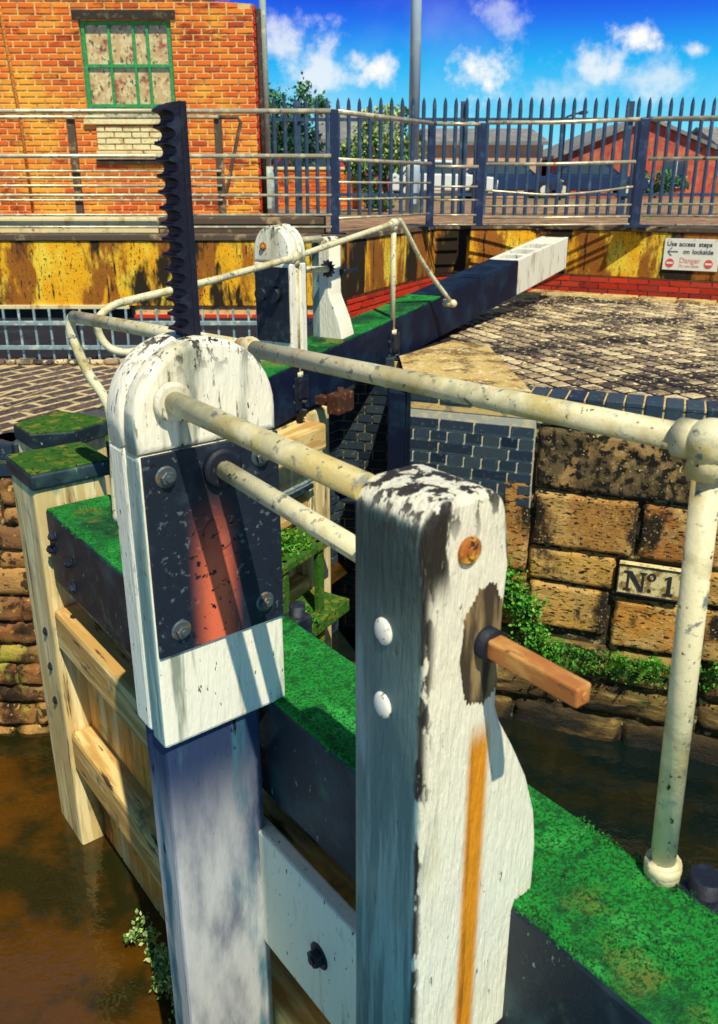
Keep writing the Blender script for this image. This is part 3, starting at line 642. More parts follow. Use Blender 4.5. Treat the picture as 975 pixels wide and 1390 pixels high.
# diagonal timber knee under the beam at the heel
km = MB(); ksx = -.14*X2
km.prism([(1.97, -.22), (1.97, -.75), (1.72, -.75), (1.20, -.22)], min(ksx, ksx*.2), max(ksx, ksx*.2), bevel=.008, plane='YZ'); km.build('corner_knee', 'pale_wood', e2)
# tie bars below the walkway rail
tb = MB(); tb.tube([(-.26*X2, .3, -.62), (-.24*X2, 1.95, -.62)], .014); tb.tube([(-.20*X2, .3, -.72), (-.18*X2, 1.95, -.70)], .022); tb.build('tie_bar', 'screen_bar', e2)
# iron collar strap around the heel
st = MB(); st.box(*sx(-.36*X2, .20*X2), 2.05, 2.12, -.15, -.09, b=.006); st.box(*sx(-.38*X2, -.28*X2), 2.0, 2.20, -.19, -.05, b=.012); st.tube([(-.33*X2, 2.1, -.2), (-.33*X2, 2.1, -.02)], .022)
st.build('collar_strap', 'dark_rust', e2)
# clamps for handrail stanchions on the downstream side
def clamp(parent, xs, y, zt, s, big=1.0, deep=.34):
    m = MB(); x0 = xs*s
    m.box(*sx(x0, x0-s*.012), y-.06*big, y+.06*big, zt-deep, zt-.03, b=.003)
    m.box(*sx(x0-s*.012, x0-s*.085), y-.036*big, y+.036*big, zt-.16*big-.02, zt-.02, b=.008)
    m.tube([(x0-s*.05, y, zt-.30*big), (x0-s*.05, y, zt+.015)], .026*big)
    for zz in (zt-.07*big, zt-.15*big):
        m.tube([(x0-s*.05, y-.07*big, zz), (x0-s*.05, y+.07*big, zz)], .010*big, 8); m.ball((x0-s*.05, y-.07*big, zz), .016*big, n=8); m.ball((x0-s*.05, y+.07*big, zz), .016*big, n=8)
    o = m.build('stanchion_clamp', 'dark_metal', parent); return o

# ------------------------------------------------------------------ GATE HANDRAILS (world coordinates; positions from the leaf geometry)
def tube_obj(name, pts, rad, parent, mat='white_tube', sm=0, n=18):
    return MB().tube(pts, rad, n=n, smooth_path=sm).build(name, mat, parent)
hr = empty('gate_handrail', 'thick pale tubular handrail crossing the foreground along the near gate', 'handrail', (0,0,0))
A = Vector((-1.055, 3.075, .797)); J1 = Vector((-.303, 2.288, .825)); B = Vector((.555, 1.245, .868)); Bb = Vector((.600, 1.262, -.01))
B0 = Vector((B.x, B.y, B.z)); Bb = Vector((B.x+.028, B.y, .0))
tube_obj('top_rail', [A, A.lerp(J1, .5), J1], .0225, hr)
tube_obj('top_rail', [J1, J1.lerp(B, .5), B], .0240, hr)
tube_obj('stanchion', [B, Bb], .0235, hr)
MB().tube([Bb+Vector((0,0,-.012)), Bb+Vector((0,0,.035))], .034).ball(Bb+Vector((0,0,.02)), .036, (1,1,.7)).build('base_flange', 'white_tube', hr)
J1b = Vector((J1.x, J1.y+.01, .0)); tube_obj('stanchion', [J1, J1b], .0215, hr)
for p, r_ in ((B, .041), (J1, .034)):
    m = MB(); m.ball(p, r_, n=20); d_ = (B-J1).normalized(); m.tube([p - d_*r_*1.35, p - d_*r_*.3], r_*.80, 18); m.tube([p+Vector((0,0,-r_*1.35)), p+Vector((0,0,-.2*r_))], r_*.80, 18)
    m.build('ball_joint', 'white_tube', hr)
tube_obj('bent_end', [A+Vector((.01,-.012,.0)), A+Vector((-.012,.006,-.010)), A+Vector((-.012,.0,-.07)), A+Vector((.035,-.02,-.20)), A+Vector((.098,-.045,-.30)), A+Vector((.118,-.05,-.40)), A+Vector((.108,-.05,-.60)), A+Vector((.098,-.05,-.80))], .0185, hr, sm=6)
# clamp under the near stanchion (local to gate)
clamp(e1, -hb, 3.0, .0, X, 1.15, .30)
clamp(e1, -hb, 1.62, .0, X, 1.0, .30)

hf = empty('gate_handrail', 'slimmer pale tubular handrail with two uprights above the far balance beam', 'handrail', (0,0,0))
F0 = Vector((-1.193, 3.938, .69)); F1 = Vector((-.400, 5.33, .835)); F2 = Vector((.258, 6.40, .995))
fe = MB()
fr = (F2-F1).normalized()
tube_obj('top_rail', [F0+Vector((.05,.09,.035)), F0.lerp(F1, .5)+Vector((0,0,.004)), F1, F1.lerp(F2,.5), F2, F2+fr*.085+Vector((0,0,-.005))], .0195, hf)
tube_obj('end_brace', [F2+fr*.075, F2+fr*.11+Vector((.01,0,-.02)), Vector((.52, 6.72, .66)), Vector((.765, 6.90, .345))], .018, hf, sm=4)
MB().tube([Vector((.70, 6.93, .345)), Vector((.79, 6.885, .340))], .03).ball((.775, 6.89, .342), .034).build('brace_foot', 'white_tube', hf)
for F, zf in ((F1, .10), (F2, .20)):
    tube_obj('stanchion', [F, (F.x, F.y, zf)], .0205, hf)
    m = MB(); m.ball(F, .036, n=18); m.tube([F-fr*.05, F+fr*.05], .030, 16); m.tube([F, F+Vector((0,0,-.055))], .029, 16); m.build('ball_joint', 'white_tube', hf)
    MB().tube([(F.x, F.y, zf-.03), (F.x, F.y, zf+.008)], .034).build('base_flange', 'white_tube', hf)
tube_obj('bent_end', [F0+Vector((.055,.098,.037)), F0+Vector((.01,.02,.02)), F0+Vector((-.035,-.03,-.03)), F0+Vector((-.035,-.03,-.10)), F0+Vector((.01,-.03,-.165)), F0+Vector((.09,-.03,-.185)), F0+Vector((.17,-.02,-.175)), F0+Vector((.22,-.01,-.22)), F0+Vector((.24,0,-.5))], .0185, hf, sm=6)
def loc2(p):    # world -> far-leaf frame
    return Matrix.Rotation(-e2.rotation_euler.z, 3, 'Z') @ (Vector(p) - Vector((MT2[0], MT2[1], 0)))
for F, zf in ((F1, .10), (F2, .20)):
    l = loc2(F); xs_ = l.x
    m = MB(); s = 1 if l.x > 0 else -1
    m.tube([(l.x, l.y, zf-.33), (l.x, l.y, zf-.01)], .030); m.box(l.x-.045, l.x+.045, l.y-.045, l.y+.045, zf-.17, zf-.035, b=.01)
    xa = s*(hb2+.001); m.box(*sx(xa, xa+s*.012), l.y-.075, l.y+.075, zf-.24, zf-.02, b=.003)
    m.box(*sx(xa, l.x), l.y-.03, l.y+.03, zf-.13, zf-.06, b=.006)
    for dy in (-.065, .065):
        for zz in (-.08, -.19): m.ball((l.x+s*.01, l.y+dy, zf+zz), .022, n=10)
    for zz in (-.19, -.25): m.tube([(l.x-.06, l.y, zf+zz), (l.x+.07, l.y, zf+zz)], .014, 8)
    m.build('stanchion_clamp', 'dark_metal', e2)

# ------------------------------------------------------------------ PADDLE GEAR
def arch(s0, s1, k0, kt, n=20):
    """outline of an upright with a round head"""
    r = (s1-s0)/2; c = (s0+s1)/2; kc = kt-r
    return [(s0, k0), (s1, k0)] + [(c+r*math.cos(math.pi*i/n), kc+r*math.sin(math.pi*i/n)) for i in range(n+1)]
def gear(label, O, u, g, RS=.640, SS=0.0, ws=1.0, flip=False, rack_top=.68, rod_d=1.0, zfoot=-.725, near=True):
    """local x = s (across), local -y or +y = r (towards heel), z = k.  y axis = -r for the near gear"""
    e = empty('paddle_gear', label, 'paddle gear', O, u)
    # sign of local y for r
    ux, uy = u; side = -1 if (g[0]*(-uy) + g[1]*ux) < 0 else 1
    def Y(r): return side*r
    def pr(m, poly, r0, r1, **k): return m.prism([(a*ws if True else a, b_) for a, b_ in poly], min(Y(r0), Y(r1)), max(Y(r0), Y(r1)), **k)
    def bx(m, s0, s1, r0, r1, k0, k1, b=.004): return m.box(s0*ws, s1*ws, min(Y(r0),Y(r1)), max(Y(r0),Y(r1)), k0, k1, b=b)
    W = .343
    # main post: two cheeks with a groove where the rack slides
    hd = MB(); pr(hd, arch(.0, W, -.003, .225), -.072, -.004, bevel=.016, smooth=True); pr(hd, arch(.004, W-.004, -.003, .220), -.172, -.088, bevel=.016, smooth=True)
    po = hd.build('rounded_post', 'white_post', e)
    lo = MB(); bx(lo, 0, W, -.072, -.004, -.73, -.006, .010); bx(lo, .004, W-.004, -.172, -.088, -.73, -.006, .010)
    bx(lo, .02, W-.02, -.095, -.065, -.72, .06, .002)
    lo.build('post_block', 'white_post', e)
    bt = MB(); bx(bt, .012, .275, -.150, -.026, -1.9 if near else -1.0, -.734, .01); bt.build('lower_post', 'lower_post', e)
    pt_ = MB(); bx(pt_, .006, W-.004, -.006, .004, -.482, -.004, .002); plt = pt_.build('metal_plate', 'blue_plate', e)
    for s_, k_ in ((.055,-.055), (.290,-.055), (.062,-.425), (.285,-.425)):
        hexbolt((s_*ws, Y(.004), k_), (0, side, 0), .0165, .012).build('bolt', 'bolt', plt)
    # bosses round the shafts
    for s_, k_, r_, t_ in ((.083,.105,.042,.010), (.188,-.062,.046,.014)):
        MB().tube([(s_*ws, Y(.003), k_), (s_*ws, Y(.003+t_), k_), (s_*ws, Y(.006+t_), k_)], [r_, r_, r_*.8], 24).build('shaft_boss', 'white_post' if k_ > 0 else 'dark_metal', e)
    m = MB(); n = 26                                   # raised round cover on the plate
    m.tube([(.172*ws, Y(.003), -.215), (.172*ws, Y(.0075), -.215)], .040, n); m.build('cover_disc', 'blue_plate', plt)
    # mitre-side plate and bosses
    b2 = MB(); bx(b2, .02, W-.02, -.183, -.172, -.50, -.03, .003); bp = b2.build('back_plate', 'dark_metal', e)
    for s_, k_, r_ in ((.095,-.20,.040), (.205,-.20,.050)):
        MB().tube([(s_*ws, Y(-.183), k_), (s_*ws, Y(-.225), k_)], r_, 20).build('plate_boss', 'dark_metal', bp)
    hexbolt((.10*ws, Y(-.172), .09), (0, -side, 0), .018, .012).build('bolt', 'rust', e)
    # toothed rack (teeth towards -x)
    rk = MB(); pitch = .0310; z0, z1 = (-.62, rack_top); z = z0; xw, xt, xr = .184*ws, .158*ws, .145*ws
    prof = [(xw, z0)]; zz = z1; prof.append((xw, z1)); prof.append((xt+.004, z1)); zz = z1-.008
    while zz - pitch > z0:
        prof.append((xr+.002, zz-.001)); prof.append((xr, zz-.005))
        for i in range(7):
            a = math.pi*i/6
            prof.append((xt-.006 + (.012)*math.sin(a), zz-.007-(pitch-.009)*(1-math.cos(a))/2))
        prof.append((xr, zz-pitch+.001)); zz -= pitch
    prof.append((xt, z0))
    rk.prism(prof, min(Y(-.120), Y(-.056)), max(Y(-.120), Y(-.056)), bevel=0)
    # cheek plate beside the teeth
    rk.prism([(xw+.006, z0), (xw+.006, z1+.004), (xt+.018, z1+.004), (xt+.018, z0)], min(Y(-.123), Y(-.053)), max(Y(-.123), Y(-.053)), bevel=.003)
    rk.build('toothed_rack', 'rack_metal', e)
    # bearing post (stub) nearer the heel, splayed foot
    r0, r1 = RS, RS+.164; s0, s1 = .06+SS, .224+SS; n = 12; c = (s0+s1)/2; rr = .050; kt = .118; kc = kt-rr
    crown = [(s1, kc+.012)] + [(s1-rr + rr*math.cos(math.pi/2*i/n), kc + rr*math.sin(math.pi/2*i/n)) for i in range(1, n+1)] + [(s0+rr - rr*math.sin(math.pi/2*i/n), kc + rr*math.cos(math.pi/2*i/n)) for i in range(1, n+1)]
    outl = [(s0, zfoot-.30), (s1+.140, zfoot-.30), (s1+.140, -.62), (s1+.128, -.54), (s1+.098, -.45), (s1+.055, -.365), (s1+.018, -.30), (s1+.004, -.262)] + crown
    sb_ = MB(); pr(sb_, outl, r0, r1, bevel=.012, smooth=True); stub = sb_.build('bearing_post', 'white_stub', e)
    # bare weathered patch round the spindle, carriage bolts
    if near:
        # routed hollow of bare weathered timber round the spindle, a few millimetres proud shell
        bpz = []
        for i in range(90):
            a = 2*math.pi*i/90; rr2 = (1+.16*noise.noise(Vector((math.cos(a)*2, math.sin(a)*2, 3)))) * (1 + (.10 if i % 2 else -.06)*random.random()*abs(math.sin(a)))
            x_ = .186+.050*math.cos(a)*rr2; x_ = min(x_, s1-.003+.0002*math.sin(a))
            bpz.append((x_*ws, -.135+.100*math.sin(a)*rr2))
        MB().prism(bpz, min(Y(r1-.004), Y(r1+.0025)), max(Y(r1-.004), Y(r1+.0025)), bevel=.001).build('bare_patch', 'bare_wood', stub)
    for k_, in ((-.105,), (-.235,)):
        MB().ball(((s0-.001)*ws, Y((r0+r1)/2-.005), k_), .020, (.38,1,1.12), n=18).build('carriage_bolt', 'white_bolt', stub)
    rb = MB(); rb.tube([(.142*ws, Y(r1+.001), .036), (.142*ws, Y(r1+.006), .036), (.142*ws, Y(r1+.008), .036)], [.0215,.0215,.017], 20); rb.tube([(.142*ws, Y(r1+.006), .036), (.142*ws, Y(r1+.012), .036)], .010, 10)
    rb.build('rusty_bolt', 'rust', stub)
    # shafts
    MB().tube([(.083*ws, Y(-.004), .105), (.083*ws, Y(RS+.005), .098 if near else .105)], .0235*rod_d, 24).build('upper_shaft', 'white_tube', e)
    MB().tube([(.188*ws, Y(.0), -.062), (.186*ws, Y(RS+.005), -.095)], .0215*rod_d, 24).build('lower_shaft', 'white_tube', e)
    spn = MB(); h = .0155
    fr_ = .187*ws, -.128
    spn.tube([(fr_[0], Y(r1-.02), fr_[1]), (fr_[0], Y(r1+.022), fr_[1])], .026, 20)
    bmx_ = MB(); bmx_.box(fr_[0]-h, fr_[0]+h, min(Y(r1+.0), Y(r1+.186)), max(Y(r1+.0), Y(r1+.186)), fr_[1]-h, fr_[1]+h, b=.004)
    bmx_.tube([(fr_[0], Y(r1+.185), fr_[1]), (fr_[0], Y(r1+.1875), fr_[1])], .006, 10)
    spo = bmx_.build('square_spindle', 'spindle' if near else 'dark_metal', e)
    spn.build('spindle_collar', 'dark_metal', e)
    if not near:
        w_ = MB(); cx_, cz_ = .18*ws, -.09                     # ratchet wheel on the far stub
        pts = []
        for i in range(24):
            a = 2*math.pi*i/24; q = .060 if i % 2 == 0 else .036; pts.append((cx_+q*math.cos(a), cz_+q*math.sin(a)))
        w_.prism(pts, min(Y(RS-.04), Y(RS-.01)), max(Y(RS-.04), Y(RS-.01))); w_.build('ratchet_wheel', 'dark_metal', e)
    return e
TL = Vector((-.455, 1.618, .725))
ge1 = gear('large foreground paddle gear with white round headed post, dark plate and raised toothed rack', TL, u1, g1)
# far gear
FO = Vector((-.585, 5.56, .805))
ge2 = gear('distant paddle gear beside the far balance beam with lowered rack', FO, u2, g2, ws=.86, RS=.48, SS=-.06, rack_top=.02, near=False, zfoot=-.66)

# pinion pawl on the near gear is hidden in the box; trailing thin wire on bearing post
# ------------------------------------------------------------------ TRASH SCREEN over the by-wash
ts = empty('trash_screen', 'low blue grey barred screen standing before the dark opening at left', 'screen', (0, 6.12, 0))
for zz in (.285, .105): MB().box(-6, -.35, -.012, .012, zz, zz+.032, b=.004).build('screen_rail', 'screen_bar', ts)
for x_ in (-5.2, -3.6, -2.12, -.5): MB().box(x_-.028, x_+.028, .014, .07, -.02, .36, b=.006).build('screen_post', 'rail_post', ts)
x_ = -5.9
while x_ < -.4:
    MB().box(x_-.008, x_+.008, .014, .030, .0, .40, b=.002).build('screen_upright', 'screen_bar', ts) if x_ > -3.6 else None
    x_ += .113
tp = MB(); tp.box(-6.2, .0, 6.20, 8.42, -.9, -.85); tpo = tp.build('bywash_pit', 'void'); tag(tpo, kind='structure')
sheet('bywash_shade_sheet', [(-6, 6.2), (-.6, 6.2), (-.05, 8.4), (-6, 8.4)], .0, 'void')  # flat near-black sheet standing in for the shade of the pit
# stones along the screen's foot
sf = MB(); x_ = -6
while x_ < -.4:
    w = random.uniform(.06,.14); rough_block(sf, x_, x_+w, -.01, .035, 6.10, .03, .01, .02, seed=x_); sf.box(x_, x_+w, 6.10, 6.18, -.01, random.uniform(.015,.04), b=.008, r=random.random()); x_ += w+.01
tag(sf.build('kerb_edging', 'paver'), kind='structure')

# ------------------------------------------------------------------ TERRACE RAILINGS
def railing(name, label, pts, zs, rads, posts, z0=.80, ztop=1.95, post_w=.06, group=None, mat='rail_tube', pmat='rail_post', lean=0.0):
    e = empty(name, label, 'railing', (pts[0][0], pts[0][1], 0), group=group)
    o = Vector((pts[0][0], pts[0][1], 0))
    for z, r_ in zip(zs, rads):
        MB().tube([Vector((p[0], p[1], z))-o for p in pts], r_, 10).build('rail', mat, e)
    for (x, y) in posts:
        m = MB(); m.box(x-o.x-post_w/2, x-o.x+post_w/2, y-o.y+.012, y-o.y+.012+post_w*1.3, z0, ztop, b=.006); m.box(x-o.x-post_w*.9, x-o.x+post_w*.9, y-o.y-.01, y-o.y+.10, z0+.001, z0+.014); m.build('post', pmat, e)
    return e
zsF = [1.93, 1.53, 1.33, 1.17, .985, .87]
rF = [.024, .022, .012, .014, .012, .012]
railing('terrace_railing', 'multi bar metal railing on the terrace edge in front of the brick building', [(-8, 8.6), (-.27, 8.6)], zsF, rF, [(-6.6, 8.6), (-3.70, 8.6), (-.24, 8.6)], post_w=.085)
railing('terrace_railing', 'short receding railing bay between the brick building and the far beam', [(-.21, 8.64), (.83, 10.2)], [1.93, 1.50, 1.29, 1.13, .95], [.024,.020,.012,.012,.012], [(.84, 10.25)], post_w=.085)
railing('terrace_railing', 'narrow railing bay beside the tall pale pole', [(.89, 10.3), (1.40, 10.35)], [1.93, 1.47, 1.25, 1.10, .93, .82], [.022,.020,.012,.012,.012,.012], [(1.44, 10.4)], post_w=.10)
ra = empty('terrace_railing', 'long railing bay with bowed middle bar behind the white beam tip', 'railing', (1.5, 10.4, 0))
for z, r_ in zip([1.95, 1.50, 1.03, .90, .815], [.023,.020,.013,.013,.012]): MB().tube([(0,0,z), (.75,-.03,z), (1.68,-.25,z+.02)], r_, 10).build('rail', 'rail_tube', ra)
MB().tube([(0,0,1.21), (.4,-.01,1.18), (.8,-.04,1.16), (1.25,-.12,1.19), (1.68,-.25,1.25)], .013, 10, smooth_path=4).build('rail', 'rail_tube', ra)
m = MB(); m.box(1.69,1.80,-.26,-.14,.80,1.98,b=.008); m.box(1.60,1.90,-.33,-.1,.801,.83); m.build('post', 'rail_post', ra)
railing('terrace_railing', 'railing bay above the access sign running off the right edge', [(3.31, 10.13), (4.6, 9.75), (9, 7.2)], [1.97, 1.55, 1.06, .93, .83], [.024,.020,.013,.013,.012], [(5.6, 9.2), (8, 7.8)], post_w=.09)
# second, rear railing with a sloping end by the building
rb_ = empty('ramp_railing', 'second brown railing set back before the brick building with slanting end', 'railing', (0, 9.6, 0))
for z, r_ in zip([1.95, 1.41, 1.26, 1.11, .90], [.020,.013,.013,.013,.012]): MB().tube([(-8,0,z), (-1.50,0,z)], r_, 8).build('rail', 'rail_tube', rb_)
for x_ in (-3.1, -1.52, -5): MB().box(x_-.04, x_+.04, .02, .07, .8, 1.98, b=.006).build('post', 'kerb_dark', rb_)
MB().tube([(-1.52, .03, 1.95), (-1.30, .03, 1.95), (-1.27, .03, 1.90), (-1.46, .03, 1.2), (-1.52,.03,1.12)], .020, 8).build('end_brace', 'kerb_dark', rb_)
# cream kerb slab behind railing
ck = MB().box(-9, -2.05, 8.78, 9.2, .80, .955, b=.01).build('slab_kerb', 'kerb_cream'); tag(ck, 'cream concrete kerb slab behind the left railing', 'kerb')
ck = MB().box(-2.04, -.35, 8.80, 9.2, .80, .955, b=.01).build('slab_kerb', 'kerb_dark'); tag(ck, 'brown stained kerb slab right of the toothed rack', 'kerb')

# ------------------------------------------------------------------ BRICK BUILDING
bd = empty('brick_building', 'orange brick building with green framed window at top left', 'building', (-12, 12, .8))
Bx1 = 12-1.36         # right corner, local x
holes = [(8.37, 9.56, 1.30, 2.48)]
hw = MB()
outline = [(0,0), (Bx1,0), (Bx1,2.60), (Bx1-.55,2.68), (Bx1-1.8,3.5), (Bx1-4.5,5.2), (0,5.2)]
# wall core pieces around the window opening
core = MB(); core.box(0, 8.37, .02, .3, 0, 2.60); core.box(9.56, Bx1, .02, .3, 0, 2.60); core.box(8.37, 9.56, .02, .3, 0, 1.30); core.box(8.37, 9.56, .02, .3, 2.48, 2.60)
core.prism([(0,2.60), (Bx1,2.60), (Bx1,2.66), (Bx1-1.0,2.72), (Bx1-1.8,3.5), (Bx1-4.5,5.2), (0,5.2)], .02, .3)
core.box(Bx1-.3, Bx1, .3, .95, 0, 2.6)
core.build('wall', 'mortar', bd)
bw = MB(); brickwork(bw, Bx1, 2.62, bl=.205, bh=.056, j=.019, x0=0, z0=0, y=.02, d=.012, bond='stretcher', holes=holes, b=.005)
zz = 2.62
while zz < 5.1:
    xr = Bx1 - 1.0 - max(0, (zz-2.72))*1.05 if zz > 2.72 else Bx1-.2
    brickwork(bw, xr, .07, bl=.205, bh=.056, j=.019, x0=-.1*(int(zz/.075)%2), z0=zz, y=.02, d=.012, bond='stretcher', b=.005); zz += .075
bw.build('brickwork', 'orange_brick', bd)
qn = MB()
for i in range(35):
    qn.box(Bx1-.01, Bx1+.018, .02 if i % 2 else .0, .24 if i % 2 else .12, i*.076, i*.076+.064, r=random.random())
    qn.box(Bx1-.01, Bx1+.016, .26 if i % 2 else .14, .94, i*.076, i*.076+.064, r=random.random())
qn.build('corner_brickwork', 'red_brick', bd)
wn = MB(); wn.box(8.385, 9.545, .09, .10, 1.30, 2.48); wo = wn.build('window', 'pane', bd)
wf = MB()
for x_ in (8.385, 9.505): wf.box(x_, x_+.045, .05, .088, 1.30, 2.48)
for x_ in (8.74, 9.06, 9.24): wf.box(x_-.016, x_+.016, .055, .087, 1.30, 2.48)
for z_ in (1.30, 1.45, 1.93, 2.43): wf.box(8.43, 9.505, .052, .086, z_, z_+.038)
wf.build('window_frame', 'green_frame', wo)
MB().box(8.30, 9.63, -.012, .09, 2.482, 2.59, b=.004).build('lintel', 'lintel', bd)
MB().box(8.33, 9.60, -.05, .09, 1.235, 1.298, b=.006).build('window_sill', 'cream_panel', wo)
cpn = MB(); brickwork(cpn, 1.02, .30, bl=.225, bh=.064, j=.012, x0=8.48, z0=.92, y=-.001, d=.016); cpn.build('cream_brickwork', 'cream_panel', bd)
MB().box(8.46, 9.52, -.05, .003, .80, .905, b=.006).build('string_course', 'kerb_cream', bd)
MB().box(8.44, 9.54, -.03, .003, .74, .795, b=.004).build('string_course', 'lintel', bd)
# cables/pipe on the wall at left
MB().tube([(7.50, -.03, 0.2), (7.49, -.03, 1.2), (7.35, -.03, 3.4)], .022, 8).build('drainpipe', 'rust', bd)
MB().tube([(Bx1+.05, .12, 0), (Bx1+.05, .12, 2.62)], .035, 10).build('drainpipe', 'lintel', bd)

# ------------------------------------------------------------------ PALISADE FENCE
pf = empty('palisade_fence', 'tall blue grey spiked palisade fence beyond the terrace railings', 'fence', (-1.6, 14.5, .8))
for zz in (.30, 1.45): MB().box(0, 12.5, .022, .06, zz, zz+.05).build('fence_rail', 'palisade', pf)
npale = 0; x_ = .05
while x_ < 12.4 and npale < 100:
    m = MB(); h = 1.80+random.uniform(-.01,.01); w = .032
    vs = []
    for zz, ww in ((0,w),(h-.12,w),(h-.05,w*.75),(h,.004)):
        vs += [(x_-ww, .02, zz), (x_-ww*.35, .0, zz), (x_+ww*.35, .0, zz), (x_+ww, .02, zz)]
    fs = []
    for i in range(3):
        for k in range(3): a = i*4+k; fs.append((a, a+1, a+5, a+4))
    m.add(vs, fs); m.build('pale', 'palisade', pf); npale += 1
    x_ += .173 + (.0)
for x_ in (.6, 3.3, 6.0, 8.7, 11.4): MB().box(x_-.05, x_+.05, .062, .14, 0, 1.75).build('fence_post', 'palisade', pf)

# ------------------------------------------------------------------ LAMP COLUMNS / POLES
def column(label, x, y, z0, h, r0, r1, base_h, base_r, mat):
    e = empty('lamp_column', label, 'lamp column', (x, y, z0))
    m = MB(); m.tube([(0,0,base_h), (0,0,h)], [r0, r1], 14); m.build('shaft', mat, e)
    m = MB(); m.tube([(0,0,0), (0,0,base_h-.12), (0,0,base_h)], [base_r, base_r, r0*1.05], 16); m.box(-base_r*.5, base_r*.5, -base_r-.004, -base_r*.5, .15, .5, b=.003); m.build('base', mat, e)
    m = MB(); m.tube([(0,0,h-.01), (.0,-.1,h+.12), (.2,-.5,h+.2), (.3,-.9,h+.2)], r1, 8, smooth_path=4); m.box(.2,.4,-1.35,-.85,h+.14,h+.24,b=.03); m.build('lantern', mat, e)
    return e
column('grey green lamp column with flared base against the building corner', -1.30, 12.6, .8, 4.6, .05, .045, .72, .085, 'lamp_grey')
column('tall thick pale pole rising through the middle of the sky', .98, 16.0, .8, 6.5, .10, .085, .9, .13, 'lamp_pale')
column('thin distant dark lamp post above the right fence', 6.9, 30, .8, 2.5, .035, .03, .7, .06, 'palisade')

# ------------------------------------------------------------------ VEGETATION
def tree(name, label, x, y, z0, h, rad, n, size, mat, cat='tree', flat=(1,1,1), group=None, trunk=.5, clump=26):
    e = empty(name, label, cat, (x, y, z0), group=group)
    m = MB(); th = h*trunk
    m.tube([(0,0,-.02), (.03*h,0,th*.5), (0,.02,th), (.02,0,h*.8)], [rad*.09, rad*.07, rad*.05, rad*.02], 8)
    for k in range(6):
        a = k*1.05; m.tube([(0,0,th*(.6+.06*k)), (math.cos(a)*rad*.35, math.sin(a)*rad*.35, th+rad*.2), (math.cos(a)*rad*.65, math.sin(a)*rad*.65, th+rad*(.5+.06*k))], [rad*.035, rad*.025, rad*.01], 6)
    m.build('trunk', 'bark', e)
    m = MB(); leaves(m, (0,0,h-rad*flat[2]*.95), rad, n, size, flat, clump=clump); m.build('crown', mat, e)
    return e
tree('leafy_tree', 'rounded dark green tree between the lamp column and the fence', -1.95, 24, .8, 3.15, 1.15, 5200, .13, 'leaf_dark', flat=(.95,.9,1))
tree('ivy_shrub', 'pale variegated shrub climbing behind the fence beside the pole', .45, 16.2, .8, 1.75, .72, 4200, .085, 'leaf_pale', 'shrub', flat=(1.0,.4,1.15), trunk=.4)
tree('leafy_shrub', 'low dark shrub behind the left end of the fence', -.1, 19, .8, .8, .6, 1600, .09, 'leaf_dark', 'shrub', flat=(1.1,.6,.8), trunk=.4)
for i, (x_, y_, r_) in enumerate(((15.5, 34, 1.0), (12.2, 36, .8), (18, 33, 1.1))):
    tree('leafy_shrub', ['dark green shrub at the foot of the red building', 'smaller dark shrub left of the shrub at the red building', 'rightmost shrub before the red building'][i], x_, y_, .8, r_*1.3, r_, 1200, .16, 'leaf_dark', 'shrub', flat=(1.5,.7,.7), trunk=.3)
tl = MB()
for i in range(60):
    leaves(tl, (-60+i*3.2+random.uniform(-1,1), 120+random.uniform(-4,4), 2.0), random.uniform(1.6,3.0), 150, .9, (1.2,.6,.7))
tag(tl.build('far_treeline', 'leaf_dark'), 'low dark line of distant trees along the horizon', 'trees', kind='stuff')

def frond_plant(m, c, n, ln, outv, w=.22):
    c = Vector(c)
    for i in range(n):
        a = random.uniform(-1.3, 1.3); d = (Vector(outv)*random.uniform(.5,1) + Vector((math.sin(a), math.cos(a)*.2, random.uniform(.1,.9)))).normalized()
        side = d.cross(Vector((0,0,1))).normalized(); L_ = ln*random.uniform(.6,1.2); sh = random.uniform(.2,1)
        for k in range(9):
            t = k/9; p = c + d*L_*t + Vector((0,0,-.6*L_*t*t)); wl = L_*w*(1-t*.8)*(.5+t)
            for s_ in (-1, 1):
                q = p + side*s_*wl + d*wl*.4; m.add([p, p+d*L_*.05, q, p-d*L_*.02], [(0,1,2,3)], max(0,min(1,sh+random.uniform(-.2,.2))))
def wall_pt(t, z, out=.0):    # point on the chamber wall
    return Vector((.354+CD.x*t + CD.y*out, 5.358+CD.y*t - CD.x*out, z))
iv = MB()
for i in range(170):
    t = random.random(); c = wall_pt(.66+t*.42+random.gauss(0,.03), -1.18-.62*t+random.gauss(0,.075), random.uniform(.06,.12)); leaves(iv, c, .05, 12, .032, up=.1)
tag(iv.build('wall_creeper', 'leaf'), 'bright small leaved creeper hanging down the stone wall behind the bearing post', 'plant')
for i, (t, z, n_, ln, lb) in enumerate(((1.50,-1.74,26,.13,'green fern rooted in a wall joint below the number plaque'), (1.70,-1.72,24,.14,'fern tuft right of the fern below the number plaque'), (2.10,-1.64,14,.10,'small fern low on the wall behind the handrail upright'), (1.02,-1.73,18,.09,'little plant tuft on the ledge right of the creeper'))):
    fm = MB(); frond_plant(fm, wall_pt(t, z, .06), n_, ln, (CD.y, -CD.x, 0)); leaves(fm, wall_pt(t, z, .07), .06, 70, .03)
    tag(fm.build('wall_fern', 'leaf'), lb, 'fern', 'ferns on the chamber wall')
# moss skirt on the ledge
ms = MB()
for i in range(900):
    t = random.uniform(.55, 2.3); z = -1.68 - abs(random.gauss(0,.09)); leaves(ms, wall_pt(t, z, .055), .02, 2, .022, up=.1)
tag(ms.build('ledge_moss', 'leaf'), 'green moss along the wet stones above the water', 'moss', kind='stuff')
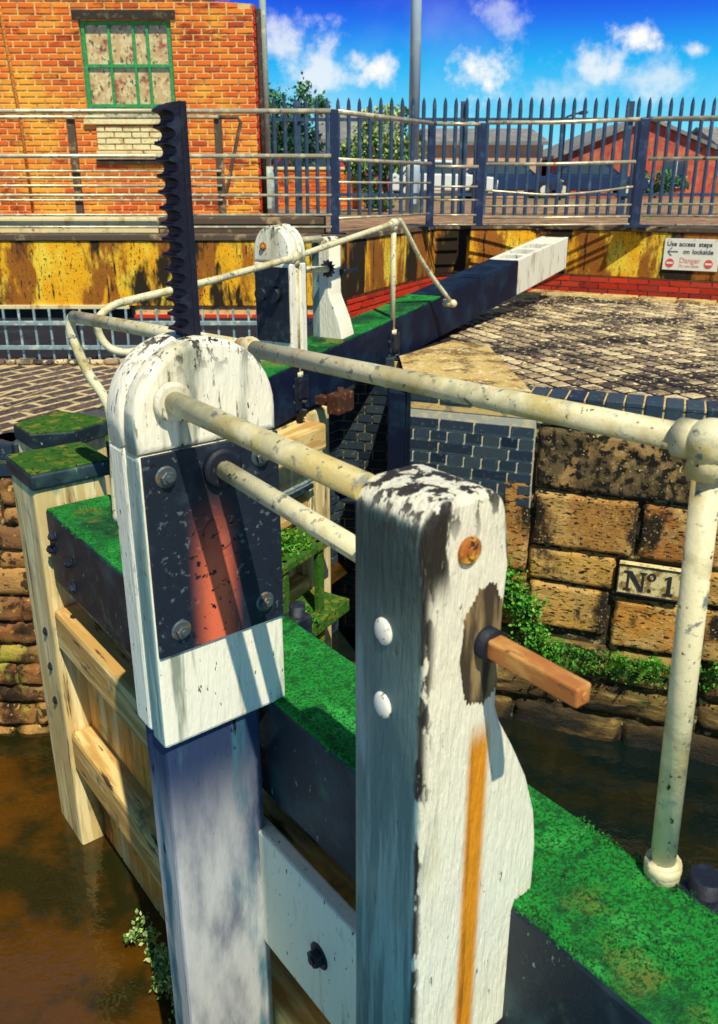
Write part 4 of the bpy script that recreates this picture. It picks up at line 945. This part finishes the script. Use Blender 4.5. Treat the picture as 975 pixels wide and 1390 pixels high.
# plants growing on the sill timbers of the far leaf, seen between the two posts
def leafpt(x, y, z):  # far leaf local -> world
    return Matrix.Rotation(e2.rotation_euler.z, 3, 'Z') @ Vector((x, y, 0)) + Vector((MT2[0], MT2[1], z))
for i, (xx, yy, zz, n_, ln) in enumerate(((.26,.75,-.98,30,.17),(.30,1.15,-.95,34,.18),(.26,1.55,-.98,30,.16),(.32,.55,-1.45,34,.2),(.34,1.0,-1.45,34,.2),(.32,1.5,-1.5,34,.2))):
    fm = MB(); c = leafpt(-X2*xx, yy, zz); frond_plant(fm, c, n_, ln, (u2[0]*.6, u2[1]*.6, .2)); leaves(fm, c, .17, 420, .034, (1,1,.55), up=.3)
    tag(fm.build('gate_fern', 'leaf'), ['upper fern clump on the far gate rail nearest the mitre', 'upper fern clump at the middle of the far gate rail', 'upper fern clump on the far gate rail nearest the heel', 'lower fern clump on the far gate nearest the mitre', 'lower fern clump at the middle of the far gate', 'lower fern clump on the far gate nearest the heel'][i], 'fern', 'ferns on the far gate')
ft = MB(); ft.box(*sx(-X2*.10, -X2*.42), .3, 2.0, -1.05, -.99, b=.01); ft.box(*sx(-X2*.10, -X2*.46), .3, 2.0, -1.62, -1.52, b=.01)
for k in range(4): ft.box(*sx(-X2*.36, -X2*.40), .5+k*.4, .57+k*.4, -1.9, -.99, b=.005)
ft.build('mossy_fender', 'moss_dull', e2)
# lime weed clump floating by the near leaf, bottom left
wd = MB()
for i in range(90):
    p_ = pt(MT1, u1, -.15-abs(random.gauss(0,.035)), g1, random.gauss(1.35,.22), -1.74+abs(random.gauss(0,.07))); leaves(wd, p_, .035, 26, .022, (1,1,.6))
tag(wd.build('water_weed', 'leaf_pale'), 'lime green weed clump against the foot of the near gate', 'plant', kind='stuff')

# ------------------------------------------------------------------ DISTANT BUILDINGS, CARS, WALL
bwall, L = wall_frame('boundary_wall', 'low orange brick wall beyond the left end of the fence', 'wall', (-2.6, 18.5), (.1, 18.5))
MB().box(0, L, .02, .25, .8, 1.58).build('wall_core', 'mortar', bwall)
m = MB(); brickwork(m, L, .75, x0=0, z0=.8, y=.02, d=.018); m.build('brickwork', 'orange_brick', bwall)
MB().box(-.03, L+.03, -.03, .28, 1.582, 1.64, b=.01).build('coping', 'kerb_cream', bwall)
def gable_house(name, label, x0, x1, y, d, eave, apex, wall, roof, ridge_x=True, z0=.8, wins=()):
    e = empty(name, label, 'building', ((x0+x1)/2, y, z0)); w = (x1-x0)/2
    m = MB()
    if ridge_x: m.box(-w, w, 0, d, 0, eave)
    else: m.prism([(-w,0), (w,0), (w,eave), (0,apex), (-w,eave)], 0, d)
    m.build('wall', wall, e)
    r = MB(); t = .15
    if ridge_x:
        r.prism([(-.35, eave-.1), (d/2, apex), (d+.35, eave-.1), (d+.35, eave+t-.1), (d/2, apex+t), (-.35, eave+t-.1)], -w-.2, w+.2, plane='YZ')
        MB().prism([(0, eave), (d, eave), (d/2, apex-.05)], -w, -w+.2, plane='YZ').build('gable_wall', wall, e); wl = MB(); wl.prism([(0, eave), (d, eave), (d/2, apex-.05)], w-.2, w, plane='YZ'); wl.build('gable_wall', wall, e)
    else:
        k = (apex-eave)/w
        r.prism([(-w-.4, eave-.4*k+.02), (0, apex+.02), (w+.4, eave-.4*k+.02), (w+.4, eave-.4*k+.02+t), (0, apex+.02+t), (-w-.4, eave-.4*k+.02+t)], -.25, d+.2)
    r.build('roof', roof, e)
    for (a, b_, z1, z2) in wins:
        o = MB().box(a, b_, -.06, -.002, z1, z2, b=.02).build('window', 'far_glass', e); f = MB()
        f.box(a-.06, b_+.06, -.10, -.004, z1-.10, z1-.02); f.box((a+b_)/2-.03, (a+b_)/2+.03, -.085, -.062, z1, z2); f.build('window_frame', 'far_white', o)
    return e
gable_house('brick_house', 'red brick gabled building behind the right part of the fence', 8.7, 15.8, 38, 9, 1.7, 3.1, 'far_red', 'roof_grey', False, wins=((-2.6,-1.7,.5,1.5), (.9,1.9,.5,1.5)))
gable_house('brick_house', 'red brick building with long grey roof at the right edge', 16.4, 26, 39, 8, 1.7, 3.0, 'far_red', 'roof_grey', True, wins=((-3.4,-2.4,.5,1.5), (-1,0,.5,1.5)))
gable_house('flat_shed', 'long tan brick shed with shallow roof behind the railings', 3.2, 8.3, 40, 8, 2.3, 3.0, 'far_tan', 'roof_grey', True, wins=((-1.9,-1.1,.4,1.2), (.6,1.4,.4,1.2)))
gable_house('white_house', 'pale rendered house seen between lamp column and pale pole', -1.6, 1.6, 36, 7, 2.2, 3.4, 'far_white', 'roof_grey', True, wins=((-.9,-.1,1.0,1.8), (.5,1.2,.3,1.9)))
def car(label, x, y, rz, mat, group='cars parked beyond the fence'):
    e = empty('parked_car', label, 'car', (x, y, .8), group=group); e.rotation_euler = (0,0,rz)
    prof = [(-2.05,.30), (2.05,.30), (2.08,.62), (1.9,.78), (1.05,.86), (.95,.88), (-1.75,.92), (-2.05,.80), (-2.1,.5)]
    m = MB(); m.prism(prof, -.84, .84, bevel=.06); m.build('body', mat, e)
    m = MB(); m.prism([(1.0,.86), (.35,1.36), (-1.15,1.40), (-1.75,.90)], -.72, .72, bevel=.05); cb = m.build('cabin', mat, e)
    for s_ in (-1, 1): MB().prism([(.78,.90), (.28,1.28), (-1.05,1.31), (-1.5,.93)], *sx(s_*.715, s_*.735)).build('window', 'far_glass', cb)
    MB().prism([(1.02,.88), (.42,1.33), (.40,1.35), (1.04,.90)], -.62, .62).build('windscreen', 'far_glass', cb)
    for sx_ in (-1.3, 1.3):
        for sy in (-.78, .78):
            w = MB(); w.tube([(sx_, sy-.1, .32), (sx_, sy+.1, .32)], .32, 20); wo_ = w.build('wheel', 'tyre', e)
            MB().tube([(sx_, sy-.105, .32), (sx_, sy+.105, .32)], .18, 14).build('rim', 'car_lamp', wo_)
    for sy in (-.6, .6): MB().box(2.03, 2.10, sy-.14, sy+.14, .55, .68, b=.02).build('headlight', 'car_lamp', e)
    return e
car('dark blue car parked side on before the tan shed', 6.0, 35.5, .1, 'car_blue'); car('blue car parked right of the dark blue car', 9.6, 36, -.1, 'car_blue')
car('red car glimpsed behind the low orange brick wall', -1.2, 27, .05, 'car_red'); car('white car seen through the narrow railing bay', 3.0, 33, .1, 'car_white')

# ------------------------------------------------------------------ WORLD, SUN, CAMERA
sun_dir = Vector((-.27, .66, -1.0)).normalized()          # the way the light travels
elev = math.asin(-sun_dir.z); az = math.atan2(-sun_dir.x, -sun_dir.y)
w = bpy.data.worlds.new('World'); sc.world = w; w.use_nodes = True; nt = w.node_tree; nt.nodes.clear()
out = N(nt, 'ShaderNodeOutputWorld'); bg = N(nt, 'ShaderNodeBackground')
sky = N(nt, 'ShaderNodeTexSky', sky_type='NISHITA'); sky.sun_disc = False; sky.sun_elevation = elev; sky.sun_rotation = az; sky.air_density = 1.0; sky.dust_density = .3; sky.ozone_density = 3.0
tc = N(nt, 'ShaderNodeTexCoord'); sep = N(nt, 'ShaderNodeSeparateXYZ'); nt.links.new(tc.outputs['Generated'], sep.inputs[0])
ramp = N(nt, 'ShaderNodeValToRGB'); e = ramp.color_ramp.elements
e[0].position = 0; e[0].color = (.35,.85,1,1); e[1].position = 1; e[1].color = (.02,.13,.26,1)
for p, c in ((.06,(.16,.74,1,1)), (.125,(.0,.46,.95,1)), (.165,(.0,.16,.90,1)), (.20,(.0,.01,.72,1)), (.28,(.0,.03,.38,1)), (.42,(.02,.13,.30,1))):
    q = e.new(p); q.color = c
nt.links.new(sep.outputs[2], ramp.inputs[0])
mul = N(nt, 'ShaderNodeVectorMath', operation='SCALE'); nt.links.new(sky.outputs[0], mul.inputs[0]); mul.inputs['Scale'].default_value = .10
base = mix(nt, .93, mul.outputs[0], ramp.outputs[0])
# clouds: soft puffs in given directions broken up by noise
def dirv(px, py):
    F_, p_ = 1120, R(19.5); x = (px-487.5)/F_; v = (650-py)/F_
    return Vector((x, math.cos(p_)+v*math.sin(p_), -math.sin(p_)+v*math.cos(p_))).normalized()
nz = N(nt, 'ShaderNodeTexNoise'); nz.inputs['Scale'].default_value = 20; nz.inputs['Detail'].default_value = 9; nz.inputs['Roughness'].default_value = .62; nt.links.new(tc.outputs['Generated'], nz.inputs['Vector'])
nz2 = N(nt, 'ShaderNodeTexNoise'); nz2.inputs['Scale'].default_value = 5; nz2.inputs['Detail'].default_value = 6; nt.links.new(tc.outputs['Generated'], nz2.inputs['Vector'])
tot = None
for (px, py, r_, am) in ((500,90,.034,1.0), (640,95,.046,1.1), (865,46,.036,1.2), (815,86,.042,.8), (890,110,.05,.6), (380,62,.05,.7), (430,105,.06,.75), (945,66,.018,.9), (680,10,.05,.45), (760,120,.07,.4), (1100,60,.09,1), (1250,20,.1,1), (-200,40,.12,1), (-450,-60,.16,1), (1500,-40,.14,1)):
    d_ = dirv(px, py); sb2 = N(nt, 'ShaderNodeVectorMath', operation='SUBTRACT'); nt.links.new(tc.outputs['Generated'], sb2.inputs[0]); sb2.inputs[1].default_value = d_
    ml = N(nt, 'ShaderNodeVectorMath', operation='MULTIPLY'); nt.links.new(sb2.outputs[0], ml.inputs[0]); ml.inputs[1].default_value = (1, 1, 1.5)
    ln = N(nt, 'ShaderNodeVectorMath', operation='LENGTH'); nt.links.new(ml.outputs[0], ln.inputs[0])
    dd = math_(nt, 'ADD', ln.outputs['Value'], math_(nt, 'MULTIPLY', math_(nt, 'SUBTRACT', nz.outputs['Fac'], .5), r_*4.2))
    mr = N(nt, 'ShaderNodeMapRange', interpolation_type='SMOOTHSTEP'); nt.links.new(dd, mr.inputs[0]); mr.inputs[1].default_value = r_*.95; mr.inputs[2].default_value = -r_*.15; mr.inputs[3].default_value = 0; mr.inputs[4].default_value = am
    tot = mr.outputs[0] if tot is None else math_(nt, 'MAXIMUM', tot, mr.outputs[0])
gen = N(nt, 'ShaderNodeMapRange', interpolation_type='SMOOTHSTEP'); nt.links.new(nz2.outputs['Fac'], gen.inputs[0]); gen.inputs[1].default_value = .56; gen.inputs[2].default_value = .74; gen.inputs[4].default_value = .14
tot = math_(nt, 'MAXIMUM', tot, gen.outputs[0], clamp=True)
fin = mix(nt, math_(nt, 'MINIMUM', tot, 1.0), base, (1.0,1.0,.98))
nt.links.new(fin, bg.inputs[0]); bg.inputs[1].default_value = 1.0
nt.links.new(bg.outputs[0], out.inputs[0])

sl_ = bpy.data.lights.new('sun', 'SUN'); sl_.energy = 5.0; sl_.angle = R(.5); sl_.color = (1.0, .92, .70)
so = bpy.data.objects.new('sun', sl_); col.objects.link(so); so.rotation_euler = sun_dir.to_track_quat('-Z', 'Y').to_euler(); so.location = (2, -4, 12)

cam = bpy.data.cameras.new('camera'); co = bpy.data.objects.new('camera', cam); col.objects.link(co)
co.location = (0, 0, 1.25); co.rotation_euler = (R(90-19.5), 0, 0)
cam.sensor_fit = 'VERTICAL'; cam.sensor_height = 24; cam.lens = 24*1120/1390
cam.shift_y = -45/1390; cam.clip_start = .05; cam.clip_end = 6000
cam.dof.use_dof = True; cam.dof.focus_distance = 2.7; cam.dof.aperture_fstop = 4.5
sc.camera = co
sc.view_settings.view_transform = 'Standard'; sc.view_settings.look = 'None'; sc.view_settings.exposure = 0
